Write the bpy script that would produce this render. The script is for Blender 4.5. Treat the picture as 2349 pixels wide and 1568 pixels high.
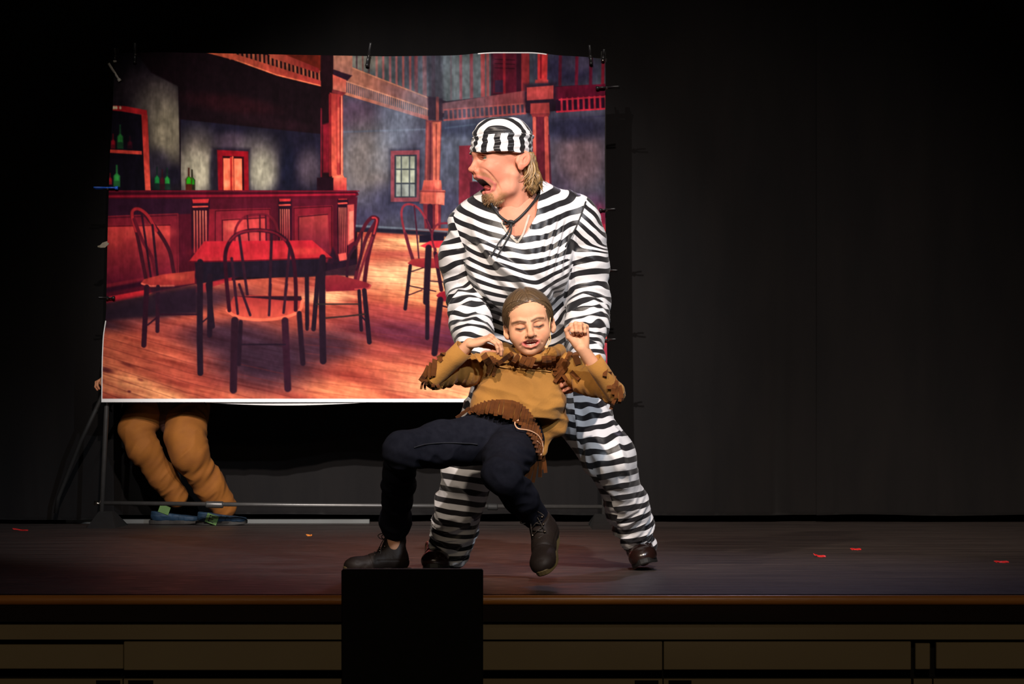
import bpy, math, random
import numpy as np
from mathutils import Vector, Matrix

for o in list(bpy.data.objects):
    bpy.data.objects.remove(o)
SC = bpy.context.scene
C = SC.collection
PI = math.pi

# ------------------------------------------------------------------ camera
FPX, CX, HY, CAMZ = 6400.0, 1174.5, 975.0, 0.5      # focal length in px, centre column, horizon row, lens height over the stage
cam_d = bpy.data.cameras.new('camera')
cam_d.lens = FPX / 2349.0 * 36.0
cam_d.sensor_width = 36.0
cam_d.shift_y = (HY - 784.0) / 2349.0
cam_d.clip_end = 100
cam = bpy.data.objects.new('camera', cam_d)
C.objects.link(cam)
cam.location = (0, 0, CAMZ)
cam.rotation_euler = (PI / 2, 0, 0)
SC.camera = cam

# ------------------------------------------------------------------ world, exposure
w = bpy.data.worlds.new('world')
SC.world = w
w.use_nodes = True
w.node_tree.nodes['Background'].inputs[0].default_value = (0.55, 0.6, 0.9, 1)
w.node_tree.nodes['Background'].inputs[1].default_value = 0.0025
SC.view_settings.view_transform = 'Standard'
SC.view_settings.look = 'None'
SC.view_settings.gamma = 1.0
SC.view_settings.exposure = 0.0
SC.view_settings.use_curve_mapping = False

# ------------------------------------------------------------------ stage lamps and added fills
def spot(name, loc, target, power, half_deg, blend, color, rad=0.08):
    l = bpy.data.lights.new(name, 'SPOT')
    l.energy = power
    l.spot_size = math.radians(half_deg * 2)
    l.spot_blend = blend
    l.color = color
    l.shadow_soft_size = rad
    o = bpy.data.objects.new(name, l)
    C.objects.link(o)
    o.location = loc
    d = Vector(target) - Vector(loc)
    o.rotation_euler = d.to_track_quat('-Z', 'Y').to_euler()
    return o

spot('stage_lamp', (-3.2, 1.6, 4.6), (0.02, 9.4, 1.18), 1950, 7.6, 0.75, (1.0, 0.83, 0.66), 0.10)      # warm key, house left
spot('stage_lamp', (3.6, 2.0, 4.9), (0.12, 9.4, 1.10), 1600, 8.6, 0.7, (0.80, 0.88, 1.0), 0.10)       # cool key, house right
spot('stage_lamp', (-2.3, 1.7, 6.2), (-0.60, 13.7, 1.20), 7900, 7.6, 0.9, (1.0, 0.93, 0.88), 0.05)     # backdrop special
spot('stage_lamp', (0.4, 1.0, 6.0), (0.45, 14.2, -0.45), 5200, 14.5, 1.0, (1.0, 0.86, 0.78), 0.10)        # dim wash, an added fill to lift the curtain
spot('stage_lamp', (1.2, 13.9, 4.4), (0.2, 9.3, 0.6), 90, 22.0, 0.8, (0.85, 0.7, 1.0), 0.10)         # back light
spot('house_fill', (0.0, -3.0, 5.0), (0.1, 8.2, -0.2), 370, 26.0, 1.0, (1.0, 0.78, 0.5), 0.4)          # added weak fill from the audience side, brightens the apron

# ------------------------------------------------------------------ helpers
def P(px, py, Y):
    return np.array([(px - CX) * Y / FPX, Y, CAMZ - (py - HY) * Y / FPX])
def S(n, Y):                                   # n px at depth Y, in metres
    return n * Y / FPX

rng = np.random.RandomState(7)
_LAT = rng.rand(64, 64, 64).astype(np.float32)
def noise3(p):                                 # smooth value noise, -1..1
    p = np.asarray(p, dtype=np.float64)
    i = np.floor(p).astype(int)
    f = p - i
    f = f * f * (3 - 2 * f)
    r = 0
    for dx in (0, 1):
        wx = f[..., 0] if dx else 1 - f[..., 0]
        for dy in (0, 1):
            wy = f[..., 1] if dy else 1 - f[..., 1]
            for dz in (0, 1):
                wz = f[..., 2] if dz else 1 - f[..., 2]
                r = r + wx * wy * wz * _LAT[(i[..., 0] + dx) & 63, (i[..., 1] + dy) & 63, (i[..., 2] + dz) & 63]
    return r * 2 - 1
def fbm(p, n=3):
    r, a = 0, 1.0
    for k in range(n):
        r = r + a * noise3(p * (2.03 ** k) + 17.3 * k)
        a *= 0.5
    return r

def srgb(r, g, b):
    f = lambda c: (c / 255 / 12.92) if c / 255 <= 0.04045 else ((c / 255 + 0.055) / 1.055) ** 2.4
    return (f(r), f(g), f(b), 1)

def newmat(name, col=(0.5, 0.5, 0.5), rough=0.6, metal=0.0, attr=None, spec=0.5, sheen=0.0, sss=0.0,
           nscale=0, namt=0.0, bump=0.0, bscale=200, stretch=(1, 1, 1), col2=None):
    m = bpy.data.materials.new(name)
    m.use_nodes = True
    nt = m.node_tree
    b = nt.nodes['Principled BSDF']
    b.inputs['Base Color'].default_value = tuple(col[:3]) + (1,)
    b.inputs['Roughness'].default_value = rough
    b.inputs['Metallic'].default_value = metal
    b.inputs['Specular IOR Level'].default_value = spec
    if sheen:
        b.inputs['Sheen Weight'].default_value = sheen
        b.inputs['Sheen Roughness'].default_value = 0.5
    if sss:
        b.inputs['Subsurface Weight'].default_value = sss
        b.inputs['Subsurface Radius'].default_value = (0.012, 0.005, 0.003)
        b.inputs['Subsurface Scale'].default_value = 0.5
    src = None
    if attr:
        a = nt.nodes.new('ShaderNodeAttribute')
        a.attribute_name = attr
        src = a.outputs['Color']
    tc = nt.nodes.new('ShaderNodeTexCoord')
    mp = nt.nodes.new('ShaderNodeMapping')
    mp.inputs['Scale'].default_value = stretch
    nt.links.new(tc.outputs['Object'], mp.inputs[0])
    if nscale:
        n = nt.nodes.new('ShaderNodeTexNoise')
        n.inputs['Scale'].default_value = nscale
        n.inputs['Detail'].default_value = 5
        nt.links.new(mp.outputs[0], n.inputs['Vector'])
        mr = nt.nodes.new('ShaderNodeMapRange')
        mr.inputs['From Min'].default_value = 0.3
        mr.inputs['From Max'].default_value = 0.7
        nt.links.new(n.outputs[0], mr.inputs['Value'])
        mx = nt.nodes.new('ShaderNodeMix')
        mx.data_type = 'RGBA'
        if col2 is not None and src is None:
            mx.inputs[6].default_value = tuple(col[:3]) + (1,)
            mx.inputs[7].default_value = tuple(col2[:3]) + (1,)
            nt.links.new(mr.outputs[0], mx.inputs[0])
        else:
            mx.blend_type = 'MULTIPLY'
            mx.inputs[0].default_value = 1
            mr.inputs['To Min'].default_value = 1 - namt
            mr.inputs['To Max'].default_value = 1 + namt
            nt.links.new(mr.outputs[0], mx.inputs[7])
            if src is not None:
                nt.links.new(src, mx.inputs[6])
            else:
                mx.inputs[6].default_value = tuple(col[:3]) + (1,)
        src = mx.outputs[2]
    if src is not None:
        nt.links.new(src, b.inputs['Base Color'])
    if bump:
        n2 = nt.nodes.new('ShaderNodeTexNoise')
        n2.inputs['Scale'].default_value = bscale
        n2.inputs['Detail'].default_value = 4
        nt.links.new(mp.outputs[0], n2.inputs['Vector'])
        bp = nt.nodes.new('ShaderNodeBump')
        bp.inputs['Strength'].default_value = bump
        bp.inputs['Distance'].default_value = 0.002
        nt.links.new(n2.outputs[0], bp.inputs['Height'])
        nt.links.new(bp.outputs[0], b.inputs['Normal'])
    return m

def stripemat(name, period):
    m = newmat(name, rough=0.42, spec=0.4, sheen=0.15, bump=0.25, bscale=90)
    nt = m.node_tree
    b = nt.nodes['Principled BSDF']
    a = nt.nodes.new('ShaderNodeAttribute'); a.attribute_name = 'stripe'
    def mth(op, x, y=None):
        n = nt.nodes.new('ShaderNodeMath'); n.operation = op
        for k, v in enumerate((x, y)):
            if v is None: continue
            if isinstance(v, (int, float)): n.inputs[k].default_value = v
            else: nt.links.new(v, n.inputs[k])
        return n.outputs[0]
    a2 = nt.nodes.new('ShaderNodeAttribute'); a2.attribute_name = 'stripe_b'
    a3 = nt.nodes.new('ShaderNodeAttribute'); a3.attribute_name = 'zone'
    sel = mth('GREATER_THAN', a3.outputs['Fac'], 0.0)
    val = mth('ADD', mth('MULTIPLY', a.outputs['Fac'], mth('SUBTRACT', 1.0, sel)), mth('MULTIPLY', a2.outputs['Fac'], sel))
    t = mth('FRACT', mth('DIVIDE', val, period))
    t = mth('ABSOLUTE', mth('SUBTRACT', t, 0.5))           # 0 centre of black .. 0.5
    mr = nt.nodes.new('ShaderNodeMapRange')
    mr.inputs['From Min'].default_value = 0.225
    mr.inputs['From Max'].default_value = 0.245
    nt.links.new(t, mr.inputs['Value'])
    mx = nt.nodes.new('ShaderNodeMix'); mx.data_type = 'RGBA'
    mx.inputs[6].default_value = (0.010, 0.009, 0.011, 1)
    mx.inputs[7].default_value = (0.69, 0.68, 0.69, 1)
    nt.links.new(mr.outputs[0], mx.inputs[0])
    nt.links.new(mx.outputs[2], b.inputs['Base Color'])
    return m

def mk(name, V, F, mat, parent=None, org=None, smooth=True, col=None, stripe=None, uvw=None, stripe_b=None, zone=None):
    V = np.asarray(V, dtype=np.float32)
    if org is not None:
        V = V - np.asarray(org, dtype=np.float32)
    me = bpy.data.meshes.new(name)
    if isinstance(F, np.ndarray):
        n = F.shape[1]
        me.vertices.add(len(V)); me.vertices.foreach_set('co', V.ravel())
        me.loops.add(F.size); me.loops.foreach_set('vertex_index', F.ravel().astype(np.int32))
        me.polygons.add(len(F))
        me.polygons.foreach_set('loop_start', np.arange(0, F.size, n, dtype=np.int32))
        me.polygons.foreach_set('loop_total', np.full(len(F), n, dtype=np.int32))
        me.update(calc_edges=True)
    else:
        me.from_pydata([tuple(map(float, v)) for v in V], [], [tuple(int(i) for i in f) for f in F])
        me.update()
    if smooth:
        me.polygons.foreach_set('use_smooth', np.ones(len(me.polygons), dtype=bool))
    if col is not None:
        a = me.color_attributes.new('col', 'FLOAT_COLOR', 'POINT')
        c4 = np.ones((len(V), 4), dtype=np.float32); c4[:, :3] = col
        a.data.foreach_set('color', c4.ravel())
    if stripe is not None:
        a = me.attributes.new('stripe', 'FLOAT', 'POINT')
        a.data.foreach_set('value', np.asarray(stripe, dtype=np.float32))
    for nm_, ar in (('stripe_b', stripe_b), ('zone', zone)):
        if ar is not None:
            a = me.attributes.new(nm_, 'FLOAT', 'POINT')
            a.data.foreach_set('value', np.asarray(ar, dtype=np.float32))
    if uvw is not None:
        a = me.attributes.new('flow', 'FLOAT_VECTOR', 'POINT')
        a.data.foreach_set('vector', np.asarray(uvw, dtype=np.float32).ravel())
    me.materials.append(mat)
    o = bpy.data.objects.new(name, me)
    C.objects.link(o)
    if parent is not None:
        o.parent = parent
    return o

def thing(name, label, cat, loc, group=None):
    o = bpy.data.objects.new(name, None)
    o.empty_display_size = 0.1
    C.objects.link(o)
    o.location = tuple(float(v) for v in loc)
    o['label'] = label; o['category'] = cat
    if group: o['group'] = group
    return o
def tag(o, label, cat, group=None):
    o['label'] = label; o['category'] = cat
    if group: o['group'] = group
    return o
def struct(o):
    o['kind'] = 'structure'
    return o

class MB:                                      # mesh collector
    def __init__(s): s.v = []; s.f = []
    def add(s, V, F):
        b = len(s.v)
        s.v += [tuple(map(float, v)) for v in V]
        s.f += [tuple(i + b for i in f) for f in F]
        return s
    def box(s, x0, x1, y0, y1, z0, z1, M=None):
        V = [(x, y, z) for x in (x0, x1) for y in (y0, y1) for z in (z0, z1)]
        if M is not None: V = [tuple(M @ Vector(v)) for v in V]
        F = [(0, 1, 3, 2), (4, 6, 7, 5), (0, 4, 5, 1), (2, 3, 7, 6), (0, 2, 6, 4), (1, 5, 7, 3)]
        return s.add(V, F)
    def bbox(s, x0, x1, y0, y1, z0, z1, b=0.004, M=None):      # bevelled box (chamfered edges)
        import itertools
        c = [(x0, x1), (y0, y1), (z0, z1)]
        V, idx = [], {}
        for ax in range(3):
            for sg in itertools.product((0, 1), repeat=3):
                p = [c[k][sg[k]] for k in range(3)]
                for k in range(3):
                    if k != ax: p[k] += b if sg[k] == 0 else -b
                idx[(ax, sg)] = len(V); V.append(tuple(p))
        F = []
        for ax in range(3):
            o2 = [k for k in range(3) if k != ax]
            for sd in (0, 1):
                q = []
                for (i, j) in ((0, 0), (1, 0), (1, 1), (0, 1)):
                    sg = [0, 0, 0]; sg[ax] = sd; sg[o2[0]] = i; sg[o2[1]] = j
                    q.append(idx[(ax, tuple(sg))])
                F.append(tuple(q))
            a, b2 = o2
            for i in (0, 1):
                for j in (0, 1):
                    q = []
                    for (t, fa) in ((0, a), (1, a), (1, b2), (0, b2)):
                        sg = [0, 0, 0]; sg[ax] = t; sg[a] = i; sg[b2] = j
                        q.append(idx[(fa, tuple(sg))])
                    F.append(tuple(q))
        for sg in itertools.product((0, 1), repeat=3):
            F.append(tuple(idx[(ax, sg)] for ax in range(3)))
        if M is not None: V = [tuple(M @ Vector(v)) for v in V]
        return s.add(V, F)
    def tube(s, pts, r, n=8, flat=None, cap=True):
        pts = [np.asarray(p, float) for p in pts]
        m = len(pts)
        rr = r if hasattr(r, '__len__') else [r] * m
        V, F = [], []
        up = np.array([0.13, 0.31, 0.94])
        T0 = pts[1] - pts[0]; T0 /= (np.linalg.norm(T0) + 1e-9)
        N = np.cross(T0, up)
        if np.linalg.norm(N) < 0.1: N = np.cross(T0, np.array([1.0, 0, 0]))
        N /= np.linalg.norm(N)
        for i in range(m):
            T = pts[min(i + 1, m - 1)] - pts[max(i - 1, 0)]
            T = T / (np.linalg.norm(T) + 1e-9)
            N = N - T * np.dot(N, T); N /= (np.linalg.norm(N) + 1e-9)
            B = np.cross(T, N)
            for k in range(n):
                a = 2 * PI * k / n
                V.append(pts[i] + rr[i] * (math.cos(a) * N + math.sin(a) * B * (flat or 1)))
        for i in range(m - 1):
            for k in range(n):
                F.append((i * n + k, i * n + (k + 1) % n, (i + 1) * n + (k + 1) % n, (i + 1) * n + k))
        if cap:
            F.append(tuple(range(n - 1, -1, -1)))
            F.append(tuple(range((m - 1) * n, m * n)))
        return s.add(V, F)
    def strip(s, pts, wdir, w, t=0.0012):     # a thin solid ribbon along pts; wdir = width direction
        pts = [np.asarray(p, float) for p in pts]
        m = len(pts); V = []
        ww = w if hasattr(w, '__len__') else [w] * m
        for i in range(m):
            T = pts[min(i + 1, m - 1)] - pts[max(i - 1, 0)]
            W = np.asarray(wdir, float); W = W - T * np.dot(W, T) / (np.dot(T, T) + 1e-12)
            W /= (np.linalg.norm(W) + 1e-9)
            Nn = np.cross(T, W); Nn /= (np.linalg.norm(Nn) + 1e-9)
            for a, b in ((-1, -1), (1, -1), (1, 1), (-1, 1)):
                V.append(pts[i] + a * W * ww[i] / 2 + b * Nn * t / 2)
        F = [(3, 2, 1, 0), tuple(range((m - 1) * 4, m * 4))]
        for i in range(m - 1):
            for k in range(4):
                F.append((i * 4 + k, i * 4 + (k + 1) % 4, (i + 1) * 4 + (k + 1) % 4, (i + 1) * 4 + k))
        return s.add(V, F)
    def build(s, name, mat, parent=None, org=None, smooth=False):
        return mk(name, s.v, s.f, mat, parent, org, smooth)

def spline(pts, n=8):                          # Catmull-Rom through points
    pts = [np.asarray(p, float) for p in pts]
    if len(pts) < 3:
        return [pts[0] + (pts[-1] - pts[0]) * t / n for t in range(n + 1)]
    q = [2 * pts[0] - pts[1]] + pts + [2 * pts[-1] - pts[-2]]
    out = []
    for i in range(1, len(q) - 2):
        for k in range(n):
            t = k / n
            out.append(0.5 * ((2 * q[i]) + (-q[i - 1] + q[i + 1]) * t + (2 * q[i - 1] - 5 * q[i] + 4 * q[i + 1] - q[i + 2]) * t * t
                              + (-q[i - 1] + 3 * q[i] - 3 * q[i + 1] + q[i + 2]) * t ** 3))
    out.append(pts[-1])
    return out

# ------------------------------------------------------------------ implicit surfaces
class SDF:
    def __init__(s): s.p = []
    def cone(s, a, b, ra, rb, k=0.02, zone=0, op='u', sq=None):
        s.p.append(('c', np.asarray(a, float), np.asarray(b, float), ra, rb, k, zone, op, sq)); return s
    def chain(s, pts, rs, k=0.02, zone=0, op='u', sq=None):
        for i in range(len(pts) - 1):
            s.cone(pts[i], pts[i + 1], rs[i], rs[i + 1], k, zone, op, sq)
        return s
    def ell(s, c, r, k=0.02, zone=0, op='u', R=None):
        r = (r, r, r) if not hasattr(r, '__len__') else r
        s.p.append(('e', np.asarray(c, float), np.asarray(r, float), R, None, k, zone, op, None)); return s
    def plane(s, c, n, k=0.005, zone=0, op='s'):     # removes the side n points to
        n = np.asarray(n, float); n = n / np.linalg.norm(n)
        s.p.append(('p', np.asarray(c, float), n, None, None, k, zone, op, None)); return s
    def one(s, q, X):
        t, a, b, ra, rb, k, zone, op, sq = q
        if t == 'c':
            pa, ba = X - a, b - a
            if sq is not None:                 # sq = (axis, factor>1 squashes)
                ax = np.asarray(sq[0], float); ax /= np.linalg.norm(ax)
                pa = pa + np.outer(pa @ ax, ax) * (sq[1] - 1)
                ba = ba + (ba @ ax) * ax * (sq[1] - 1)
            h = np.clip((pa @ ba) / (ba @ ba + 1e-12), 0, 1)
            return np.linalg.norm(pa - h[:, None] * ba, axis=1) - (ra + (rb - ra) * h)
        if t == 'e':
            p = X - a
            if ra is not None: p = p @ np.asarray(ra)       # R columns = ellipsoid axes
            k0 = np.linalg.norm(p / b, axis=1) + 1e-9
            k1 = np.linalg.norm(p / (b * b), axis=1) + 1e-9
            return k0 * (k0 - 1) / k1
        return -((X - a) @ b)                  # 'p' as a solid on the side n points to
    def ev(s, X):
        d = None
        for q in s.p:
            e = s.one(q, X); k = q[5]
            if d is None: d = e; continue
            if q[7] == 'u':
                h = np.maximum(k - np.abs(d - e), 0) / k
                d = np.minimum(d, e) - h * h * k / 4
            else:
                h = np.maximum(k - np.abs(d + e), 0) / k
                d = np.maximum(d, -e) + h * h * k / 4
        return d
    def zones(s, X):
        best = np.full(len(X), 1e9); z = np.zeros(len(X), int)
        for q in s.p:
            if q[7] != 'u': continue
            e = s.one(q, X)
            m = e < best
            best[m] = e[m]; z[m] = q[6]
        return z
    def zdist(s, X, zs):
        best = np.full(len(X), 1e9)
        for q in s.p:
            if q[7] == 'u' and q[6] in zs: best = np.minimum(best, s.one(q, X))
        return best
    def bounds(s):
        lo, hi = np.full(3, 1e9), np.full(3, -1e9)
        for q in s.p:
            if q[7] != 'u': continue
            if q[0] == 'c':
                for c, r in ((q[1], q[3]), (q[2], q[4])):
                    lo = np.minimum(lo, c - r); hi = np.maximum(hi, c + r)
            elif q[0] == 'e':
                r = np.max(q[2]) if q[3] is not None else q[2]
                lo = np.minimum(lo, q[1] - r); hi = np.maximum(hi, q[1] + r)
        return lo, hi
    def mesh(s, h, pad=None):
        lo, hi = s.bounds()
        B = 8
        pad = pad or 3 * h
        lo = lo - pad; hi = hi + pad
        nb = np.ceil((hi - lo) / (h * B)).astype(int)
        n = nb * B + 1
        g = np.ones(tuple(n), dtype=np.float32)
        cc = np.stack(np.meshgrid(*[np.arange(m) for m in nb], indexing='ij'), -1).reshape(-1, 3)
        cen = lo + (cc + 0.5) * h * B
        dc = s.ev(cen)
        act = np.abs(dc) < h * B * 1.5
        for b in cc[(~act) & (dc < 0)]:
            g[b[0] * B:b[0] * B + B + 1, b[1] * B:b[1] * B + B + 1, b[2] * B:b[2] * B + B + 1] = -1
        ab = cc[act]
        off = np.stack(np.meshgrid(*[np.arange(B + 1)] * 3, indexing='ij'), -1).reshape(-1, 3)
        for i in range(0, len(ab), 300):
            blk = ab[i:i + 300]
            ii = (blk[:, None, :] * B + off[None]).reshape(-1, 3)
            v = s.ev(lo + ii * h)
            g[ii[:, 0], ii[:, 1], ii[:, 2]] = v
        return surfnets(g, lo, h)

def surfnets(g, lo, h):
    ins = g < 0
    n = np.array(g.shape)
    c = [ins[dx:n[0] - 1 + dx, dy:n[1] - 1 + dy, dz:n[2] - 1 + dz] for dx in (0, 1) for dy in (0, 1) for dz in (0, 1)]
    s = sum(x.astype(np.int8) for x in c)
    cell = (s > 0) & (s < 8)
    idx = np.argwhere(cell)
    vid = np.full(cell.shape, -1, dtype=np.int64)
    vid[cell] = np.arange(len(idx))
    acc = np.zeros((len(idx), 3)); cnt = np.zeros(len(idx))
    cor = [np.array((dx, dy, dz)) for dx in (0, 1) for dy in (0, 1) for dz in (0, 1)]
    for i in range(8):
        for j in range(i + 1, 8):
            if np.abs(cor[i] - cor[j]).sum() != 1: continue
            a = g[idx[:, 0] + cor[i][0], idx[:, 1] + cor[i][1], idx[:, 2] + cor[i][2]]
            b = g[idx[:, 0] + cor[j][0], idx[:, 1] + cor[j][1], idx[:, 2] + cor[j][2]]
            m = (a < 0) != (b < 0)
            t = np.where(m, a / np.where(m, a - b, 1), 0)
            p = cor[i] + t[:, None] * (cor[j] - cor[i])
            acc[m] += p[m]; cnt[m] += 1
    V = lo + (idx + acc / cnt[:, None]) * h
    Fs = []
    for ax in range(3):
        u, v = [k for k in range(3) if k != ax]
        sl0 = [slice(1, -1)] * 3; sl0[ax] = slice(0, n[ax] - 1)
        sl1 = list(sl0); sl1[ax] = slice(1, n[ax])
        A, Bq = ins[tuple(sl0)], ins[tuple(sl1)]
        e = np.argwhere(A != Bq)
        fl = A[A != Bq]
        e = e + 1; e[:, ax] -= 1
        q = []
        for du, dv in ((1, 1), (0, 1), (0, 0), (1, 0)):
            t = e.copy(); t[:, u] -= du; t[:, v] -= dv
            q.append(vid[t[:, 0], t[:, 1], t[:, 2]])
        q = np.stack(q, 1)
        if ax == 1: fl = ~fl
        q[~fl] = q[~fl][:, ::-1]
        Fs.append(q)
    F = np.concatenate(Fs)
    F = F[(F >= 0).all(1)]
    return V, F[:, ::-1] if False else F

def vnormals(V, F):
    a = V[F[:, 2]] - V[F[:, 0]]; b = V[F[:, 3]] - V[F[:, 1]]
    fn = np.cross(a, b)
    N = np.zeros_like(V)
    for k in range(4): 
        for c in range(3): N[:, c] += np.bincount(F[:, k], fn[:, c], len(V))
    return N / (np.linalg.norm(N, axis=1, keepdims=True) + 1e-12)

def smooth(V, F, it=2, lam=0.5):
    E = np.concatenate([F[:, [0, 1]], F[:, [1, 2]], F[:, [2, 3]], F[:, [3, 0]]])
    E = np.concatenate([E, E[:, ::-1]])
    cnt = np.bincount(E[:, 0], minlength=len(V))
    for _ in range(it):
        A = np.stack([np.bincount(E[:, 0], V[E[:, 1], c], len(V)) for c in range(3)], 1) / np.maximum(cnt, 1)[:, None]
        V = V + lam * (A - V)
    return V

def seg2(x, y, pts):                            # distance in 2D to a polyline, and the arc position 0..1
    best = np.full(x.shape, 1e9); pos = np.zeros(x.shape)
    n = len(pts) - 1
    for i in range(n):
        ax, ay = pts[i]; bx, by = pts[i + 1]
        dx, dy = bx - ax, by - ay
        t = np.clip(((x - ax) * dx + (y - ay) * dy) / (dx * dx + dy * dy + 1e-12), 0, 1)
        d = np.hypot(x - ax - t * dx, y - ay - t * dy)
        m = d < best
        best = np.where(m, d, best); pos = np.where(m, (i + t) / n, pos)
    return best, pos
def rotm(axis, deg):
    return np.array(Matrix.Rotation(math.radians(deg), 3, axis))
def frame(y, zb):                              # columns x,y,z from a main direction y and an approximate z
    y = np.asarray(y, float); y = y / np.linalg.norm(y)
    z = np.asarray(zb, float); z = z - y * (z @ y); z /= np.linalg.norm(z)
    return np.stack([np.cross(y, z), y, z], 1)
# ================================================================== stage, apron, curtains
M_floor = newmat('stage_floor_paint', (0.026, 0.020, 0.019), rough=0.42, spec=0.28, nscale=3.0, col2=(0.070, 0.054, 0.048), stretch=(.6, 5, 1), bump=0.6, bscale=14)
nt = M_floor.node_tree
b_ = nt.nodes['Principled BSDF']
n_ = nt.nodes.new('ShaderNodeTexNoise'); n_.inputs['Scale'].default_value = 26; n_.inputs['Detail'].default_value = 6
mp_ = nt.nodes.new('ShaderNodeMapping'); mp_.inputs['Scale'].default_value = (0.35, 3.0, 1)
tc_ = nt.nodes.new('ShaderNodeTexCoord')
nt.links.new(tc_.outputs['Object'], mp_.inputs[0]); nt.links.new(mp_.outputs[0], n_.inputs['Vector'])
mr_ = nt.nodes.new('ShaderNodeMapRange'); mr_.inputs['From Min'].default_value = 0.35; mr_.inputs['From Max'].default_value = 0.7
mr_.inputs['To Min'].default_value = 0.34; mr_.inputs['To Max'].default_value = 0.70
nt.links.new(n_.outputs[0], mr_.inputs['Value']); nt.links.new(mr_.outputs[0], b_.inputs['Roughness'])

# scuffs and pale flecks worn into the paint
v_ = nt.nodes.new('ShaderNodeTexVoronoi'); v_.inputs['Scale'].default_value = 9.0; v_.feature = 'F1'
mpv = nt.nodes.new('ShaderNodeMapping'); mpv.inputs['Scale'].default_value = (0.8, 3.0, 1)
nt.links.new(tc_.outputs['Object'], mpv.inputs[0]); nt.links.new(mpv.outputs[0], v_.inputs['Vector'])
lt_ = nt.nodes.new('ShaderNodeMath'); lt_.operation = 'LESS_THAN'; lt_.inputs[1].default_value = 0.030
nt.links.new(v_.outputs['Distance'], lt_.inputs[0])
sc_ = nt.nodes.new('ShaderNodeTexNoise'); sc_.inputs['Scale'].default_value = 34; sc_.inputs['Detail'].default_value = 3
mps = nt.nodes.new('ShaderNodeMapping'); mps.inputs['Scale'].default_value = (0.12, 2.2, 1)
nt.links.new(tc_.outputs['Object'], mps.inputs[0]); nt.links.new(mps.outputs[0], sc_.inputs['Vector'])
g2_ = nt.nodes.new('ShaderNodeMapRange'); g2_.inputs['From Min'].default_value = .60; g2_.inputs['From Max'].default_value = .74; g2_.inputs['To Max'].default_value = .30
nt.links.new(sc_.outputs[0], g2_.inputs['Value'])
ad_ = nt.nodes.new('ShaderNodeMath'); ad_.operation = 'ADD'; ad_.use_clamp = True
nt.links.new(lt_.outputs[0], ad_.inputs[0]); nt.links.new(g2_.outputs[0], ad_.inputs[1])
mxs = nt.nodes.new('ShaderNodeMix'); mxs.data_type = 'RGBA'; mxs.inputs[7].default_value = (0.22, 0.19, 0.17, 1)
old = b_.inputs['Base Color'].links[0].from_socket
nt.links.new(old, mxs.inputs[6]); nt.links.new(ad_.outputs[0], mxs.inputs[0]); nt.links.new(mxs.outputs[2], b_.inputs['Base Color'])
YE = 8.205                                      # front edge of the stage
struct(MB().box(-6, 6, YE + 0.02, 17.5, -0.08, 0.0).build('floor', M_floor))
M_hall = newmat('hall_floor_vinyl', (0.03, 0.026, 0.022), rough=0.5, nscale=2, namt=0.3)
struct(MB().box(-6, 6, -4.0, 8.6, -1.10, -1.0).build('floor', M_hall))
M_wood = newmat('nosing_wood', (0.62, 0.25, 0.06), rough=0.30, nscale=5, col2=(0.46, 0.17, 0.04), stretch=(0.6, 8, 8), bump=0.15, bscale=40)
M_wood2 = newmat('dark_trim_wood', (0.012, 0.003, 0.0015), rough=0.55, spec=0.2, nscale=4, col2=(0.007, 0.002, 0.001), stretch=(0.6, 8, 8))
M_cream = newmat('cream_panel_paint', (0.30, 0.235, 0.135), rough=0.6, nscale=1.2, col2=(0.25, 0.19, 0.11), bump=0.1, bscale=60)
M_gap = newmat('gap_black', (0.006, 0.005, 0.004), rough=0.9, nscale=3, namt=0.2)
# rounded nosing: profile swept along x
def prof_x(name, prof, x0, x1, mat):
    n = len(prof)
    V = [(x, y, z) for x in (x0, x1) for (y, z) in prof]
    F = [(i, (i + 1) % n, n + (i + 1) % n, n + i) for i in range(n)] + [tuple(range(n - 1, -1, -1)), tuple(range(n, 2 * n))]
    return mk(name, V, F, mat, smooth=False)
def zpx(py, Y): return CAMZ - (py - HY) * Y / FPX
r = 0.0150
arc = [(YE + 0.004 + r - r * math.sin(a), 0.0 - r + r * math.cos(a)) for a in np.linspace(0, PI, 13)]
o = struct(prof_x('trim_1', [(YE + 0.06, 0.0)] + arc + [(YE + 0.06, -2 * r)], -6, 6, M_wood))
struct(MB().box(-6, 6, YE + 0.012, YE + 0.05, zpx(1426, YE), -2 * r).build('trim_2', M_wood2))
struct(MB().box(-6, 6, YE + 0.034, YE + 0.07, zpx(1468, YE), zpx(1431, YE)).build('wall_front', M_cream))
struct(MB().box(-6, 6, YE + 0.10, YE + 0.14, -1.0, 0 - 0.03).build('wall_back_recess', M_gap))
# storage panels under the apron
def xpx(px, Y): return (px - CX) * Y / FPX
pan = [(-300, 279, 1480, 1536), (280, 1521, 1473, 1539), (1524, 2094, 1473, 1538), (2104, 2138, 1477, 1537), (2152, 3100, 1475, 1536)]
labs = ['cream storage drawer front at far left under the stage lip', 'long cream storage drawer front behind the black panel, centre left',
        'cream storage drawer front right of the centre seam under the stage', 'narrow cream filler board between two gaps at lower right',
        'cream storage drawer front at far right under the stage lip']
for (x0, x1, y0, y1), lb in zip(pan, labs):
    xa, xb = xpx(x0, YE), xpx(x1, YE)
    o = thing('drawer_front' if x1 - x0 > 60 else 'filler_board', lb, 'panel', ((xa + xb) / 2, YE + 0.05, zpx(y1, YE)))
    MB().bbox(xa, xb, YE + 0.036, YE + 0.056, zpx(y1, YE), zpx(y0, YE), 0.002).build('panel', M_cream, o, o.location)
lowp = [(-300, 277, (216, 272)), (280, 1521, (290, 348, 1457, 1512)), (1524, 2094, (1535, 1588)), (2100, 2142, ()), (2146, 3100, ())]
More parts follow.
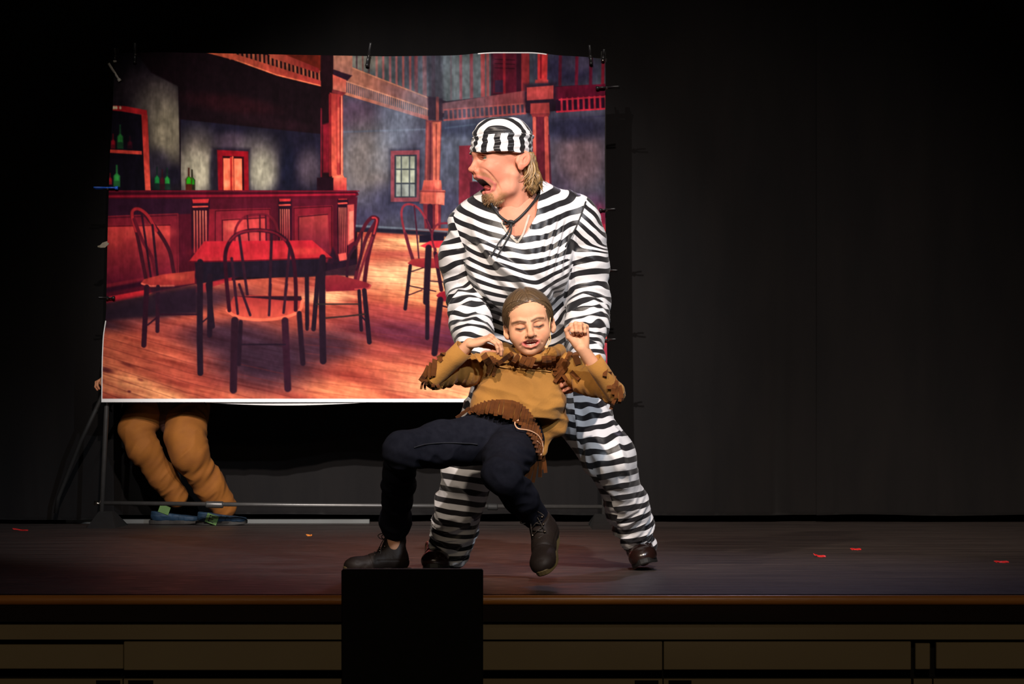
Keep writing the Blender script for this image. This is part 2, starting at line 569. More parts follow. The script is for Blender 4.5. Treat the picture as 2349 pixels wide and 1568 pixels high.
l2 = ['lower cream cabinet panel at far left with a dark hand hole', 'lower cream cabinet panel at centre left with dark hand holes at both ends',
      'lower cream cabinet panel right of centre with a dark hand hole', 'narrow lower filler board near the right, with a thin gap each side',
      'lower cream cabinet panel at far right']
for (x0, x1, hol), lb in zip(lowp, l2):
    xa, xb = xpx(x0, YE), xpx(x1, YE)
    zt = zpx(1559, YE)
    o = thing('cabinet_panel', lb, 'panel', ((xa + xb) / 2, YE + 0.05, -1.0))
    m = MB()
    m.box(xa, xb, YE + 0.036, YE + 0.056, -1.0, zt - 0.06)
    cuts = [xa] + [xpx(h, YE) for h in hol] + [xb]
    for i in range(0, len(cuts), 2):
        m.box(cuts[i], cuts[i + 1], YE + 0.036, YE + 0.056, zt - 0.06, zt)
    for i in range(0, len(hol), 2):
        m.box(xpx(hol[i], YE), xpx(hol[i + 1], YE), YE + 0.036, YE + 0.056, zt - 0.004, zt)
    m.build('panel', M_cream, o, o.location)

# upright black panel in front of the apron
M_blk = newmat('matt_black', (0.0035, 0.0035, 0.0038), rough=0.75, spec=0.15, nscale=40, namt=0.2)
M_blk2 = newmat('matt_black_lit_top', (0.02, 0.018, 0.014), rough=0.6, nscale=40, namt=0.2)
YP = 7.2
o = thing('black_panel', 'plain black upright panel standing before the stage edge, below the actors', 'panel', (xpx(945, YP), YP + 0.02, -1.0))
MB().bbox(xpx(783, YP), xpx(1108, YP), YP, YP + 0.045, -0.96, zpx(1306, YP), 0.003).build('board', M_blk, o, o.location)
MB().bbox(xpx(786, YP), xpx(1105, YP), YP + 0.004, YP + 0.041, zpx(1306, YP) - 0.001, zpx(1306, YP) + 0.0015, 0.0005).build('lit_top', M_blk2, o, o.location)  # thin paler slab: the panel's lit upper face put into colour
for sx in (800, 1080):
    MB().bbox(xpx(sx, YP) - 0.02, xpx(sx, YP) + 0.02, YP - 0.12, YP + 0.165, -1.0, -0.96, 0.003).build('foot', M_blk, o, o.location)

# curtains
M_cur = newmat('curtain_velour', (0.0098, 0.0088, 0.0088), rough=0.95, spec=0.1, sheen=0.1, nscale=6, col2=(0.0072, 0.0068, 0.0072), stretch=(1, 1, 0.25), bump=0.1, bscale=300)
M_cur2 = newmat('curtain_dark_velour', (0.0085, 0.0078, 0.0072), rough=0.95, spec=0.1, nscale=6, namt=0.25, stretch=(1, 1, 0.25))
def curtain(label, x0, x1, Y, z0, z1, seed, mat, amp=0.052):
    nx, nz = int((x1 - x0) / 0.010), 40
    xs = np.linspace(x0, x1, nx); zs = np.concatenate([np.linspace(z0, z0 + 0.45, 22), np.linspace(z0 + 0.5, z1, nz - 22)])
    X, Z = np.meshgrid(xs, zs, indexing='ij')
    q = np.stack([X * 3.3 + seed, Z * 0.10 + seed, 0 * X], -1)
    q2 = np.stack([X * 9.0 + seed, Z * 0.25, 0 * X + 5], -1)
    q3 = np.stack([X * 26.0 + Z * 1.0, Z * 0.9, 0 * X + 9], -1)
    fade = np.clip(1 - (Z - z0) / 0.5, 0, 1)
    Yv = Y + amp * noise3(q) * 1.3 + amp * 0.55 * noise3(q2) + amp * 0.22 * fade * noise3(q3)
    Zb = Z + np.where(Z <= z0 + 1e-6, 0.006 * noise3(np.stack([X * 2.2 + seed, 0 * X, 0 * X], -1)), 0)
    V = np.stack([X, Yv, Zb], -1).reshape(-1, 3)
    V2 = V.copy(); V2[:, 1] += 0.004
    i = np.arange(nx - 1)[:, None] * nz + np.arange(nz - 1)[None]
    F = np.stack([i, i + nz, i + nz + 1, i + 1], -1).reshape(-1, 4)
    n = len(V)
    e1 = np.arange(nx - 1) * nz
    side = [np.stack([e1, e1 + n, e1 + nz + n, e1 + nz], 1)]
    t1 = e1 + nz - 1
    side.append(np.stack([t1, t1 + nz, t1 + nz + n, t1 + n], 1))
    for b in (0, (nx - 1) * nz):
        k = b + np.arange(nz - 1)
        side.append(np.stack([k, k + 1, k + 1 + n, k + n], 1) if b == 0 else np.stack([k, k + n, k + 1 + n, k + 1], 1))
    F = np.concatenate([F, F[:, ::-1] + n] + side)
    o = mk('stage_curtain', np.concatenate([V, V2]), F, mat)
    return tag(o, label, 'curtain')
curtain('black curtain wing at the far left, nearer than the others', -4.6, -2.02, 14.16, 0.02, 4.6, 3.0, M_cur)
curtain('wide dark curtain hanging behind the painted saloon backdrop', -2.3, 1.60, 14.42, 0.040, 4.6, 8.0, M_cur)
curtain('dark grey brown curtain filling the right third of the stage', 1.57, 4.8, 14.38, 0.036, 4.6, 20.0, M_cur)
struct(MB().box(-6, 6, 16.2, 16.4, -0.05, 5.4).build('wall_back', newmat('back_wall_black', (0.004, 0.004, 0.005), rough=0.9, nscale=2, namt=0.3)))

# long grey boards on the floor below the curtain
M_gb = newmat('grey_board', (0.075, 0.080, 0.078), rough=0.6, nscale=3, namt=0.2)
for x0, x1, lb in ((152, 345, 'short grey board on the floor behind the left foot of the frame'), (560, 848, 'grey board on the floor behind the frame, right of the orange trousers')):
    Yb = 14.22
    o = MB().bbox(xpx(x0, Yb), xpx(x1, Yb), Yb - 0.02, Yb + 0.02, 0.0, 0.022, 0.002).build('floor_board', M_gb)
    tag(o, lb, 'board')
# scraps on the stage floor
M_red = newmat('red_tape', (0.75, 0.03, 0.03), rough=0.4, nscale=30, namt=0.2)
M_org = newmat('orange_tape', (0.85, 0.30, 0.05), rough=0.4, nscale=30, namt=0.2)
for (x0, x1, py, lb, m, bend) in ((30, 66, 1217, 'curled scrap of red tape on the floor at far left', M_red, 1), (1868, 1893, 1277, 'scrap of red tape on the floor, nearest of the three at right', M_red, 1),
                         (1953, 1974, 1261, 'scrap of red tape on the floor, farthest back of the three at right', M_red, 0), (2283, 2312, 1290, 'scrap of red tape on the floor at far right', M_red, 0),
                         (704, 716, 1229, 'tiny orange scrap on the floor below the backdrop', M_org, 0)):
    Yb = CAMZ * FPX / (py - HY)
    mm = MB()
    a, c2 = xpx(x0, Yb), xpx(x1, Yb)
    mm.strip([(a + (c2 - a) * t, Yb + 0.02 * math.sin(t * 5) , 0.0022 + bend * 0.006 * (1 - t) ** 3 + 0.001 * (1 + math.sin(t * 9))) for t in np.linspace(0, 1, 9)], (0, 1, 0.3), 0.012, 0.0012)
    tag(mm.build('tape_scrap', m), lb, 'scrap')
# ================================================================== the painted saloon backdrop
YB = 13.7
BW, BH = 1160, 806                               # print, in px of the photo; origin at (232,118)
OX, OY = 232, 118
class Paint:
    def __init__(s, W, H):
        s.W, s.H = W, H
        s.im = np.zeros((H, W, 3), dtype=np.float32)
        s.yy, s.xx = np.mgrid[0:H, 0:W].astype(np.float32)
        s.o = (0, 0, 1.0); s.clip = None
    def T(s, ox, oy, sc): s.o = (ox - OX, oy - OY, sc); s.clip = None
    def pt(s, p): return (s.o[0] + p[0] * s.o[2], s.o[1] + p[1] * s.o[2])
    def win(s, pts, m):
        xs = [p[0] for p in pts]; ys = [p[1] for p in pts]
        x0 = int(max(0, min(xs) - m)); x1 = int(min(s.W, max(xs) + m + 1))
        y0 = int(max(0, min(ys) - m)); y1 = int(min(s.H, max(ys) + m + 1))
        return (slice(y0, max(y0, y1)), slice(x0, max(x0, x1)))
    def comp(s, w, a, col):
        if s.clip is not None: a = a * s.clip[w]
        a = a[..., None]
        s.im[w] = s.im[w] * (1 - a) + np.asarray(col, dtype=np.float32) * a
    def mask(s, pts, soft=1.0, raw=False):
        P_ = pts if raw else [s.pt(p) for p in pts]
        w = s.win(P_, soft * 2 + 2)
        X, Y = s.xx[w], s.yy[w]
        if X.size == 0: return w, X * 0
        ins = np.zeros(X.shape, bool); d = np.full(X.shape, 1e9, dtype=np.float32)
        n = len(P_)
        for i in range(n):
            ax, ay = P_[i]; bx, by = P_[(i + 1) % n]
            c = ((ay > Y) != (by > Y))
            xi = (bx - ax) * (Y - ay) / ((by - ay) if abs(by - ay) > 1e-6 else 1e-6) + ax
            ins ^= c & (X < xi)
            dx, dy = bx - ax, by - ay
            t = np.clip(((X - ax) * dx + (Y - ay) * dy) / (dx * dx + dy * dy + 1e-9), 0, 1)
            d = np.minimum(d, np.hypot(X - ax - t * dx, Y - ay - t * dy))
        sd = np.where(ins, d, -d)
        t = np.clip(sd / (2 * soft) + 0.5, 0, 1)
        return w, t * t * (3 - 2 * t)
    def poly(s, pts, col, a=1.0, soft=1.0, col2=None, d=(0, 1)):
        w, m = s.mask(pts, soft)
        if m.size == 0: return
        if col2 is not None:                    # gradient of the print from col to col2 along d
            q = [s.pt(p) for p in pts]
            pr = [p[0] * d[0] + p[1] * d[1] for p in q]
            t = np.clip((s.xx[w] * d[0] + s.yy[w] * d[1] - min(pr)) / (max(pr) - min(pr) + 1e-6), 0, 1)[..., None]
            c = np.asarray(col, np.float32) * (1 - t) + np.asarray(col2, np.float32) * t
        else: c = col
        s.comp(w, m * a, c)
    def blob(s, cx, cy, rx, ry, col, a=1.0, rot=0, p=1.0):
        cx, cy = s.pt((cx, cy)); rx *= s.o[2]; ry *= s.o[2]
        R = max(rx, ry) * 1.5
        w = s.win([(cx - R, cy - R), (cx + R, cy + R)], 0)
        X, Y = s.xx[w] - cx, s.yy[w] - cy
        if X.size == 0: return
        c, sn = math.cos(math.radians(rot)), math.sin(math.radians(rot))
        u, v = (X * c + Y * sn) / rx, (-X * sn + Y * c) / ry
        m = np.clip(1.3 - np.hypot(u, v), 0, 1); m = m * m * (3 - 2 * m)
        s.comp(w, (m ** p) * a, col)
    def line(s, pts, wd, col, a=1.0, soft=0.8, curve=False, col2=None):
        q = [s.pt(p) for p in pts]
        if curve: q = [tuple(v) for v in spline([np.array(p) for p in q], 5)]
        wd = wd * s.o[2] / 2
        w = s.win(q, wd + soft * 2 + 2)
        X, Y = s.xx[w], s.yy[w]
        if X.size == 0: return
        d, pos = seg2(X, Y, q)
        t = np.clip((wd - d) / (2 * soft) + 0.5, 0, 1)
        c = col
        if col2 is not None:
            c = np.asarray(col, np.float32) * (1 - pos[..., None]) + np.asarray(col2, np.float32) * pos[..., None]
        s.comp(w, t * a, c)

def paint_saloon():
    p = Paint(BW, BH)
    n2 = lambda x, y, sd: noise3(np.stack([x, y, np.full_like(x, sd)], -1))
    p.im[:] = (22, 12, 20)
    # --- upper left room
    p.T(200, 80, .2639)
    wall = [(150, 120), (790, 120), (790, 450), (812, 1350), (150, 1350)]
    p.poly(wall, (26, 21, 28), soft=2)
    w, m = p.mask(wall, 1.5); cl = np.zeros((BH, BW), np.float32); cl[w] = m; p.clip = cl
    p.blob(500, 480, 330, 200, (52, 42, 48), .8)
    p.blob(640, 640, 240, 260, (104, 94, 86), .9)
    p.blob(700, 860, 190, 300, (140, 130, 108), .9)
    p.blob(600, 1120, 150, 150, (46, 40, 54), .9); p.blob(740, 1220, 110, 110, (26, 22, 36), .9)
    p.clip = None
    p.poly([(410, 140), (2040, 150), (2040, 870), (1650, 850), (810, 735), (795, 450), (560, 330)], (20, 10, 15), soft=3)
    p.blob(1250, 600, 450, 90, (48, 16, 22), .6, rot=8); p.blob(1600, 760, 380, 60, (38, 18, 26), .6, rot=8)
    bw = [(812, 735), (2030, 860), (2030, 1350), (818, 1350)]
    p.poly(bw, (24, 21, 36), soft=2)
    w, m = p.mask(bw, 1.0); cl = np.zeros((BH, BW), np.float32); cl[w] = m; p.clip = cl
    p.blob(950, 1090, 230, 300, (104, 94, 86), .95); p.blob(950, 1200, 180, 240, (150, 144, 124), .95)
    p.blob(1250, 930, 170, 100, (70, 56, 68), .8)
    p.blob(1480, 1080, 220, 240, (96, 88, 88), .95); p.blob(1520, 1200, 150, 220, (150, 146, 128), .95)
    p.blob(1740, 1150, 75, 280, (18, 19, 34), .9); p.blob(1930, 1160, 120, 190, (76, 64, 76), .9)
    p.blob(1090, 1200, 34, 230, (30, 26, 40), .8)
    p.clip = None
    p.poly([(1090, 980), (1420, 985), (1410, 1350), (1100, 1350)], (26, 20, 32), .85, soft=6)
    p.poly([(1130, 1000), (1400, 1012), (1405, 1350), (1140, 1350)], (132, 14, 26), soft=1.5)
    p.poly([(1178, 1052), (1362, 1058), (1365, 1350), (1182, 1350)], (34, 8, 14), soft=1.5)
    p.poly([(1184, 1072), (1344, 1075), (1348, 1350), (1186, 1350)], (246, 116, 84), soft=1.2, col2=(240, 110, 76))
    p.blob(1215, 1290, 30, 40, (255, 160, 120), .6); p.blob(1310, 1290, 26, 40, (255, 160, 120), .6)
    p.line([(1252, 1070), (1256, 1350)], 22, (170, 38, 36)); p.line([(1266, 1060), (1270, 1350)], 12, (230, 100, 70))
    p.line([(1274, 1070), (1277, 1350)], 6, (90, 18, 22))
    # shelf cabinet
    p.poly([(150, 650), (300, 660), (480, 700), (505, 1350), (150, 1350)], (16, 12, 22), soft=1.5)
    p.poly([(150, 612), (330, 620), (520, 655), (524, 702), (300, 665), (150, 652)], (172, 30, 36), soft=1.2)
    for x in (228, 240, 256, 290): p.blob(x, 634, 11, 17, (240, 225, 180), .95)
    p.poly([(472, 690), (526, 700), (552, 1350), (505, 1350)], (196, 42, 42), soft=1.2, col2=(226, 84, 66))
    p.poly([(150, 994), (475, 1010), (475, 1040), (150, 1022)], (214, 66, 54), soft=1.2)
    def bottle(x, yb, h, wd, c, cb, neck=.45, a=1):
        p.poly([(x - wd / 2, yb), (x - wd / 2, yb - h * .5), (x - wd * .15, yb - h * .62), (x - wd * .12, yb - h), (x + wd * .12, yb - h), (x + wd * .15, yb - h * .62), (x + wd / 2, yb - h * .5), (x + wd / 2, yb)], cb, a, soft=1.5)
        p.poly([(x - wd * .36, yb - h * .28), (x - wd * .36, yb - h * .5), (x, yb - h * .62), (x + wd * .36, yb - h * .5), (x + wd * .36, yb - h * .28)], c, a, soft=2)
    bottle(288, 990, 210, 56, (44, 128, 56), (26, 60, 38)); bottle(226, 990, 130, 40, (150, 20, 36), (90, 16, 28)); bottle(372, 990, 110, 44, (64, 14, 28), (40, 12, 24))
    bottle(258, 1320, 190, 58, (50, 150, 66), (36, 96, 50)); bottle(200, 1300, 100, 30, (150, 24, 34), (110, 22, 30))
    bottle(608, 1345, 200, 52, (26, 120, 56), (20, 34, 32)); bottle(696, 1345, 190, 56, (36, 138, 58), (20, 40, 32)); bottle(654, 1345, 180, 44, (70, 16, 28), (50, 14, 24), a=.8)
    bottle(912, 1350, 180, 56, (30, 130, 20), (30, 28, 18)); bottle(884, 1350, 195, 56, (34, 160, 16), (66, 26, 18))
    # upper left gallery rail
    p.poly([(1560, 150), (2030, 150), (2030, 320), (1700, 195)], (96, 28, 18), soft=1.5)
    for i in range(22):
        t = i / 21; x = 1240 + 775 * t ** .93
        yb = 205 + 225 * t; yt = 130 + 185 * t ** 1.3
        p.line([(x, yt), (x + 4, yb)], 22 - 6 * t, (166, 84, 60) if i % 2 else (140, 62, 48), soft=.9)
    p.poly([(1010, 148), (1230, 148), (2035, 398), (2035, 444), (1650, 352), (1300, 225)], (186, 84, 56), soft=1.2, col2=(160, 50, 46), d=(1, 0))
    p.line([(1300, 222), (1650, 348), (2035, 442)], 10, (236, 120, 82), soft=1)
    p.poly([(1560, 150), (1720, 170), (2015, 290), (2015, 332), (1600, 200)], (172, 76, 56), soft=1.2, col2=(120, 28, 30), d=(1, 0))
    # --- right half back walls
    p.T(780, 80, .281)
    p.poly([(0, 480), (720, 680), (1500, 640), (2200, 590), (2200, 1600), (0, 1600)], (62, 62, 78), soft=1.5)
    w, m = p.mask([(0, 440), (2200, 440), (2200, 1600), (0, 1600)], 1.0); cl = np.zeros((BH, BW), np.float32); cl[w] = m; p.clip = cl
    p.blob(120, 640, 220, 160, (74, 56, 74), .9)
    p.blob(210, 1050, 260, 380, (112, 104, 102), .9); p.blob(560, 1350, 500, 160, (50, 50, 76), .7); p.blob(120, 1500, 260, 120, (52, 48, 74), .7)
    p.blob(930, 950, 280, 320, (70, 76, 92), .85); p.blob(1120, 760, 400, 90, (34, 38, 60), .8)
    p.blob(1960, 1000, 260, 320, (92, 72, 78), .9); p.blob(1900, 760, 380, 120, (30, 30, 50), .9); p.blob(2080, 1420, 160, 140, (70, 44, 66), .8); p.blob(1800, 1250, 120, 160, (54, 44, 60), .6)
    p.line([(0, 792), (700, 770)], 14, (84, 92, 110), .7, soft=1.5); p.line([(860, 760), (1100, 730)], 14, (60, 72, 92), .7, soft=1.5); p.line([(1720, 700), (2160, 660)], 14, (46, 44, 66), .8, soft=1.5)
    p.clip = None
    # gallery above
    up = [(90, 150), (2200, 150), (2200, 400), (1740, 420), (1500, 470), (870, 540), (715, 510), (90, 262)]
    p.poly(up, (58, 66, 70), soft=1)
    w, m = p.mask(up, 1.0); cl = np.zeros((BH, BW), np.float32); cl[w] = m; p.clip = cl
    p.blob(200, 220, 200, 90, (112, 108, 98), .8); p.blob(1000, 330, 200, 240, (84, 92, 93), .85); p.blob(600, 260, 160, 200, (60, 60, 74), .7)
    p.blob(1850, 280, 350, 200, (38, 34, 58), .95); p.blob(1950, 230, 160, 80, (66, 60, 80), .7)
    p.poly([(1230, 150), (1545, 150), (1545, 500), (1230, 500)], (40, 14, 26), soft=2)
    p.poly([(1250, 150), (1440, 150), (1440, 480), (1250, 480)], (66, 16, 30), soft=1.5)
    for y in (200, 235, 270): p.line([(1265, y), (1425, y + 6)], 7, (34, 8, 18))
    p.poly([(1265, 370), (1335, 370), (1335, 470), (1265, 470)], (40, 26, 44), soft=1.5)
    p.poly([(1480, 150), (1545, 150), (1545, 470), (1480, 475)], (112, 34, 38), soft=1.5)
    for x, ww, c in ((135, 12, (60, 40, 46)), (185, 12, (100, 66, 62)), (235, 14, (64, 48, 52)), (298, 18, (128, 84, 80)), (352, 18, (130, 78, 78)), (408, 18, (126, 76, 80)), (460, 18, (128, 76, 78)), (515, 18, (120, 66, 66)),
                     (572, 18, (126, 66, 68)), (620, 28, (96, 50, 56)), (690, 34, (92, 54, 58)), (760, 30, (56, 46, 52)), (905, 14, (86, 74, 80)), (985, 22, (112, 52, 60)), (1072, 26, (110, 44, 52)), (1165, 34, (140, 50, 50)), (1205, 24, (120, 56, 56)),
                     (1340, 20, (110, 24, 34)), (1800, 26, (70, 18, 34)), (1935, 26, (92, 20, 40)), (2050, 26, (80, 18, 38)), (2150, 26, (110, 24, 40))):
        p.line([(x, 140), (x + (2 if x < 1500 else -8), 530)], ww, c, soft=1.2)
    p.clip = None
    # left long beam and its fret
    p.poly([(0, 165), (98, 175), (98, 262), (720, 508), (722, 612), (0, 372)], (150, 96, 76), soft=1.2, col2=(110, 66, 64), d=(1, 0))
    p.blob(560, 500, 260, 60, (110, 84, 90), .6, rot=22); p.line([(98, 268), (720, 512)], 10, (176, 116, 88), .7)
    p.poly([(40, 372), (722, 605), (722, 668), (50, 476)], (60, 58, 70), soft=1)
    for i in range(40):
        x = 62 + i * 16.6; p.line([(x, 372 + (x - 40) * .342), (x, 476 + (x - 50) * .287)], 9, (150, 100, 88), soft=.7)
    p.line([(40, 374), (722, 606)], 10, (178, 118, 94)); p.poly([(0, 440), (50, 468), (722, 664), (722, 697), (0, 476)], (168, 106, 84), soft=1.1, col2=(150, 80, 76), d=(1, 0))
    # right beams
    p.poly([(820, 560), (1510, 455), (1515, 572), (820, 640)], (92, 58, 64), soft=1.5, col2=(112, 50, 54), d=(1, 0))
    p.poly([(850, 612), (1510, 558), (1515, 645), (850, 700)], (50, 42, 56), soft=1.2)
    for i in range(18):
        x = 885 + i * 36.5; p.line([(x, 610 - (x - 850) * .078), (x + 4, 695 - (x - 850) * .078)], 15, (124, 60, 62), soft=.9)
    p.line([(850, 612), (1512, 560)], 12, (136, 66, 66)); p.line([(850, 696), (1515, 640)], 14, (132, 62, 62))
    p.poly([(1740, 425), (2200, 395), (2200, 505), (1745, 540)], (84, 14, 36), soft=1.5, col2=(74, 14, 34))
    p.poly([(1760, 530), (2200, 500), (2200, 602), (1760, 634)], (34, 12, 30), soft=1.2)
    for i in range(9):
        x = 1808 + i * 45; p.line([(x, 525 - (x - 1800) * .07), (x + 3, 625 - (x - 1800) * .07)], 17, (156, 34, 52), soft=.9)
    p.line([(1790, 530), (2200, 500)], 13, (168, 36, 54)); p.line([(1770, 628), (2200, 600)], 13, (176, 36, 54))
    # light shafts
    for q, a in (([(700, 150), (950, 150), (560, 900), (330, 900)], .30), ([(800, 200), (1250, 200), (1200, 620), (860, 700)], .20), ([(330, 500), (560, 600), (470, 1150), (250, 1100)], .28), ([(950, 650), (1250, 600), (1120, 900), (900, 950)], .15)):
        p.poly(q, (128, 142, 160), a, soft=22)
    # columns right
    p.poly([(715, 500), (835, 520), (838, 700), (720, 690)], (44, 34, 46), soft=3); p.line([(795, 515), (795, 690)], 24, (128, 66, 64))
    p.poly([(700, 150), (830, 150), (850, 560), (720, 520)], (34, 28, 40), .55, soft=6)
    p.poly([(700, 695), (830, 700), (815, 1190), (690, 1190)], (108, 52, 56), soft=1.4)
    p.line([(715, 720), (706, 1185)], 14, (140, 66, 62)); p.poly([(755, 710), (822, 710), (808, 1190), (758, 1190)], (186, 96, 78), soft=1.5); p.line([(786, 730), (784, 1180)], 9, (120, 50, 50)); p.line([(738, 720), (735, 1180)], 10, (74, 32, 42))
    p.poly([(684, 1186), (825, 1186), (832, 1268), (668, 1268)], (178, 84, 70), soft=1.2, col2=(150, 58, 54)); p.blob(800, 1225, 30, 40, (210, 120, 96), .7)
    p.poly([(645, 1268), (856, 1268), (850, 1388), (650, 1376)], (172, 78, 66), soft=1.2); p.poly([(785, 1272), (856, 1268), (850, 1388), (785, 1380)], (196, 110, 92), soft=1.2); p.line([(645, 1276), (856, 1280)], 12, (116, 46, 46))
    p.poly([(678, 1380), (825, 1384), (822, 1580), (690, 1580)], (96, 32, 42), soft=1.2); p.line([(790, 1395), (790, 1580)], 26, (170, 72, 66)); p.line([(735, 1400), (735, 1580)], 44, (44, 22, 38))
    p.poly([(1612, 150), (1695, 150), (1690, 375), (1612, 375)], (168, 44, 46), soft=1.3); p.line([(1640, 150), (1638, 350)], 16, (108, 20, 30)); p.poly([(1595, 368), (1700, 366), (1700, 396), (1590, 396)], (150, 50, 50), soft=1.3)
    p.poly([(1500, 400), (1770, 385), (1770, 560), (1700, 660), (1540, 660), (1500, 560)], (32, 20, 34), .8, soft=6)
    p.poly([(1525, 430), (1742, 413), (1742, 522), (1525, 536)], (164, 62, 60), soft=1.3, col2=(140, 52, 54))
    p.poly([(1555, 560), (1708, 553), (1712, 642), (1553, 646)], (140, 52, 52), soft=1.3); p.poly([(1560, 646), (1712, 642), (1700, 676), (1572, 680)], (116, 40, 44), soft=1.3)
    p.poly([(1572, 670), (1702, 668), (1722, 1600), (1580, 1600)], (80, 24, 36), soft=1.3); p.line([(1586, 680), (1592, 1600)], 26, (168, 76, 66)); p.line([(1684, 680), (1700, 1600)], 34, (176, 72, 64)); p.line([(1705, 820), (1722, 1300)], 14, (70, 26, 40))
    # window and door
    p.poly([(400, 930), (665, 925), (660, 1375), (400, 1375)], (34, 34, 50), .6, soft=5)
    p.poly([(414, 946), (650, 940), (646, 1360), (414, 1362)], (122, 60, 70), soft=1.2); p.poly([(444, 980), (628, 976), (625, 1326), (444, 1328)], (38, 44, 54), soft=1.2)
    for x0, x1 in ((458, 496), (505, 562), (572, 610)):
        for y0, y1, c in ((990, 1092, (150, 156, 138)), (1102, 1206, (166, 172, 152)), (1218, 1318, (138, 146, 140))):
            p.poly([(x0, y0), (x1, y0), (x1, y1), (x0, y1)], c, .92, soft=1.6)
    p.poly([(972, 905), (1110, 900), (1110, 1600), (968, 1600)], (104, 34, 46), soft=1.5); p.poly([(1085, 985), (1140, 985), (1150, 1195), (1080, 1195)], (120, 150, 158), soft=1.5); p.poly([(1060, 1200), (1180, 1200), (1180, 1600), (1060, 1600)], (64, 22, 38), soft=2)
    # column 1 (front of the bar)
    p.T(200, 80, .2639)
    p.poly([(2030, 150), (2142, 150), (2142, 1240), (2030, 1240)], (24, 10, 15), soft=1.4); p.poly([(2046, 780), (2106, 760), (2100, 1195), (2050, 1195)], (118, 20, 34), .9, soft=3); p.line([(2034, 640), (2034, 1230)], 12, (96, 20, 34))
    p.poly([(2140, 150), (2305, 150), (2303, 352), (2140, 300)], (146, 96, 78), soft=1.3, col2=(128, 84, 74)); p.poly([(2138, 300), (2303, 352), (2260, 400), (2138, 345)], (34, 18, 30), soft=1.6)
    p.poly([(2134, 342), (2252, 392), (2252, 500), (2134, 474)], (186, 76, 62), soft=1.3, col2=(170, 96, 80)); p.poly([(2130, 474), (2252, 500), (2225, 526), (2125, 500)], (112, 40, 44), soft=1.3)
    p.poly([(2108, 500), (2222, 520), (2224, 1225), (2120, 1225)], (150, 46, 44), soft=1.3, col2=(206, 88, 68)); p.line([(2110, 520), (2112, 1220)], 22, (110, 24, 30)); p.line([(2178, 540), (2186, 1200)], 34, (150, 46, 46)); p.line([(2186, 640), (2186, 1100)], 22, (214, 96, 76), .8, soft=2)
    p.line([(2212, 530), (2214, 1215)], 7, (240, 150, 118)); p.line([(2196, 540), (2200, 1210)], 6, (80, 20, 28))
    p.poly([(2130, 1222), (2226, 1222), (2240, 1245), (2128, 1245)], (232, 110, 82), soft=1)
    p.poly([(1996, 1240), (2142, 1240), (2142, 1352), (1996, 1352)], (28, 10, 20), soft=1.3); p.poly([(2140, 1240), (2254, 1240), (2256, 1350), (2140, 1352)], (214, 92, 74), soft=1.3, col2=(140, 40, 44))
    # mottled grain of the printed timber and plaster
    Xm, Ym = p.xx, p.yy
    mt = n2(Xm * .06, Ym * .05, 12.0) * .10 + n2(Xm * .16, Ym * .12, 14.0) * .09 + n2(Xm * .35, Ym * .08, 15.0) * .05
    p.im *= (1 + mt)[..., None]
    # --- floor
    p.T(200, 420, .3316)
    fl = [(-20, 830), (740, 690), (1500, 640), (1868, 560), (1868, 340), (2740, 300), (3700, 280), (3700, 1500), (-20, 1500)]
    p.poly(fl, (168, 72, 56), soft=1.5)
    w, m = p.mask(fl, 1.2); cl = np.zeros((BH, BW), np.float32); cl[w] = m; p.clip = cl
    for (x, y, rx, ry, c, a, rot) in ((2500, 420, 700, 70, (232, 176, 122), .95, 0), (2400, 505, 500, 28, (176, 84, 72), .8, 3), (2350, 640, 620, 130, (240, 190, 138), .95, 0), (2500, 800, 600, 90, (228, 150, 100), .8, 5),
                                      (2900, 700, 500, 200, (236, 176, 124), .8, 0), (3300, 900, 500, 260, (226, 150, 104), .7, 0), (1650, 780, 240, 60, (234, 172, 124), .85, 0), (2200, 930, 500, 90, (150, 60, 60), .85, 8), (2300, 1060, 700, 110, (86, 34, 54), .9, 8), (2700, 1020, 260, 160, (64, 30, 54), .8, 0),
                                      (2100, 1200, 600, 70, (150, 64, 60), .8, 8), (2450, 1330, 700, 110, (214, 116, 84), .85, 8), (2650, 1440, 700, 110, (244, 172, 122), .9, 6), (1750, 1440, 400, 90, (224, 126, 86), .8, 10), (1900, 1330, 300, 60, (160, 66, 54), .6, 12),
                                      (250, 930, 420, 110, (38, 25, 38), .95, -8), (700, 820, 500, 90, (48, 30, 44), .9, -8), (550, 1010, 420, 80, (150, 62, 56), .75, 10), (250, 1150, 420, 110, (178, 84, 62), .8, 14), (200, 1350, 420, 140, (214, 120, 82), .85, 18), (420, 1440, 420, 90, (228, 150, 100), .85, 14), (1000, 1460, 380, 50, (196, 98, 70), .7, 5),
                                      (1230, 1210, 480, 260, (44, 28, 42), .97, 2), (950, 1060, 360, 130, (50, 30, 44), .9, 0), (1650, 1120, 300, 130, (52, 32, 46), .85, 0), (1500, 720, 200, 70, (150, 66, 58), .7, 0), (130, 1290, 60, 22, (90, 34, 40), .8, 15), (60, 1355, 60, 20, (110, 44, 46), .7, 10), (280, 1255, 60, 14, (110, 44, 40), .8, 20), (290, 1440, 16, 10, (80, 26, 40), .8, 10), (370, 1360, 26, 12, (110, 44, 40), .7, 20)):
        p.blob(x, y, rx, ry, c, a, rot)
    # plank seams fanning out, and grain
    rr = np.random.RandomState(3)
    for k in range(17):                          # seams running to the right-down in the lower left
        y0 = 980 + k * 62
        p.line([(-60, y0 - 30), (700, y0 + 190 + k * 8), (1500, y0 + 370 + k * 12)], 5, (92, 32, 32), .5, soft=1.1)
    for k in range(26):                          # flatter seams to the right
        y0 = 350 + 22 * k + k * k * 1.0
        sl = 0.01 + 0.012 * k
        p.line([(1500, y0 - 60 * sl), (2300, y0 + 500 * sl * .5), (3700, y0 + 1500 * sl)], 3 + k * .12, (110, 40, 36), .35, soft=1.0)
    X, Y = p.xx, p.yy
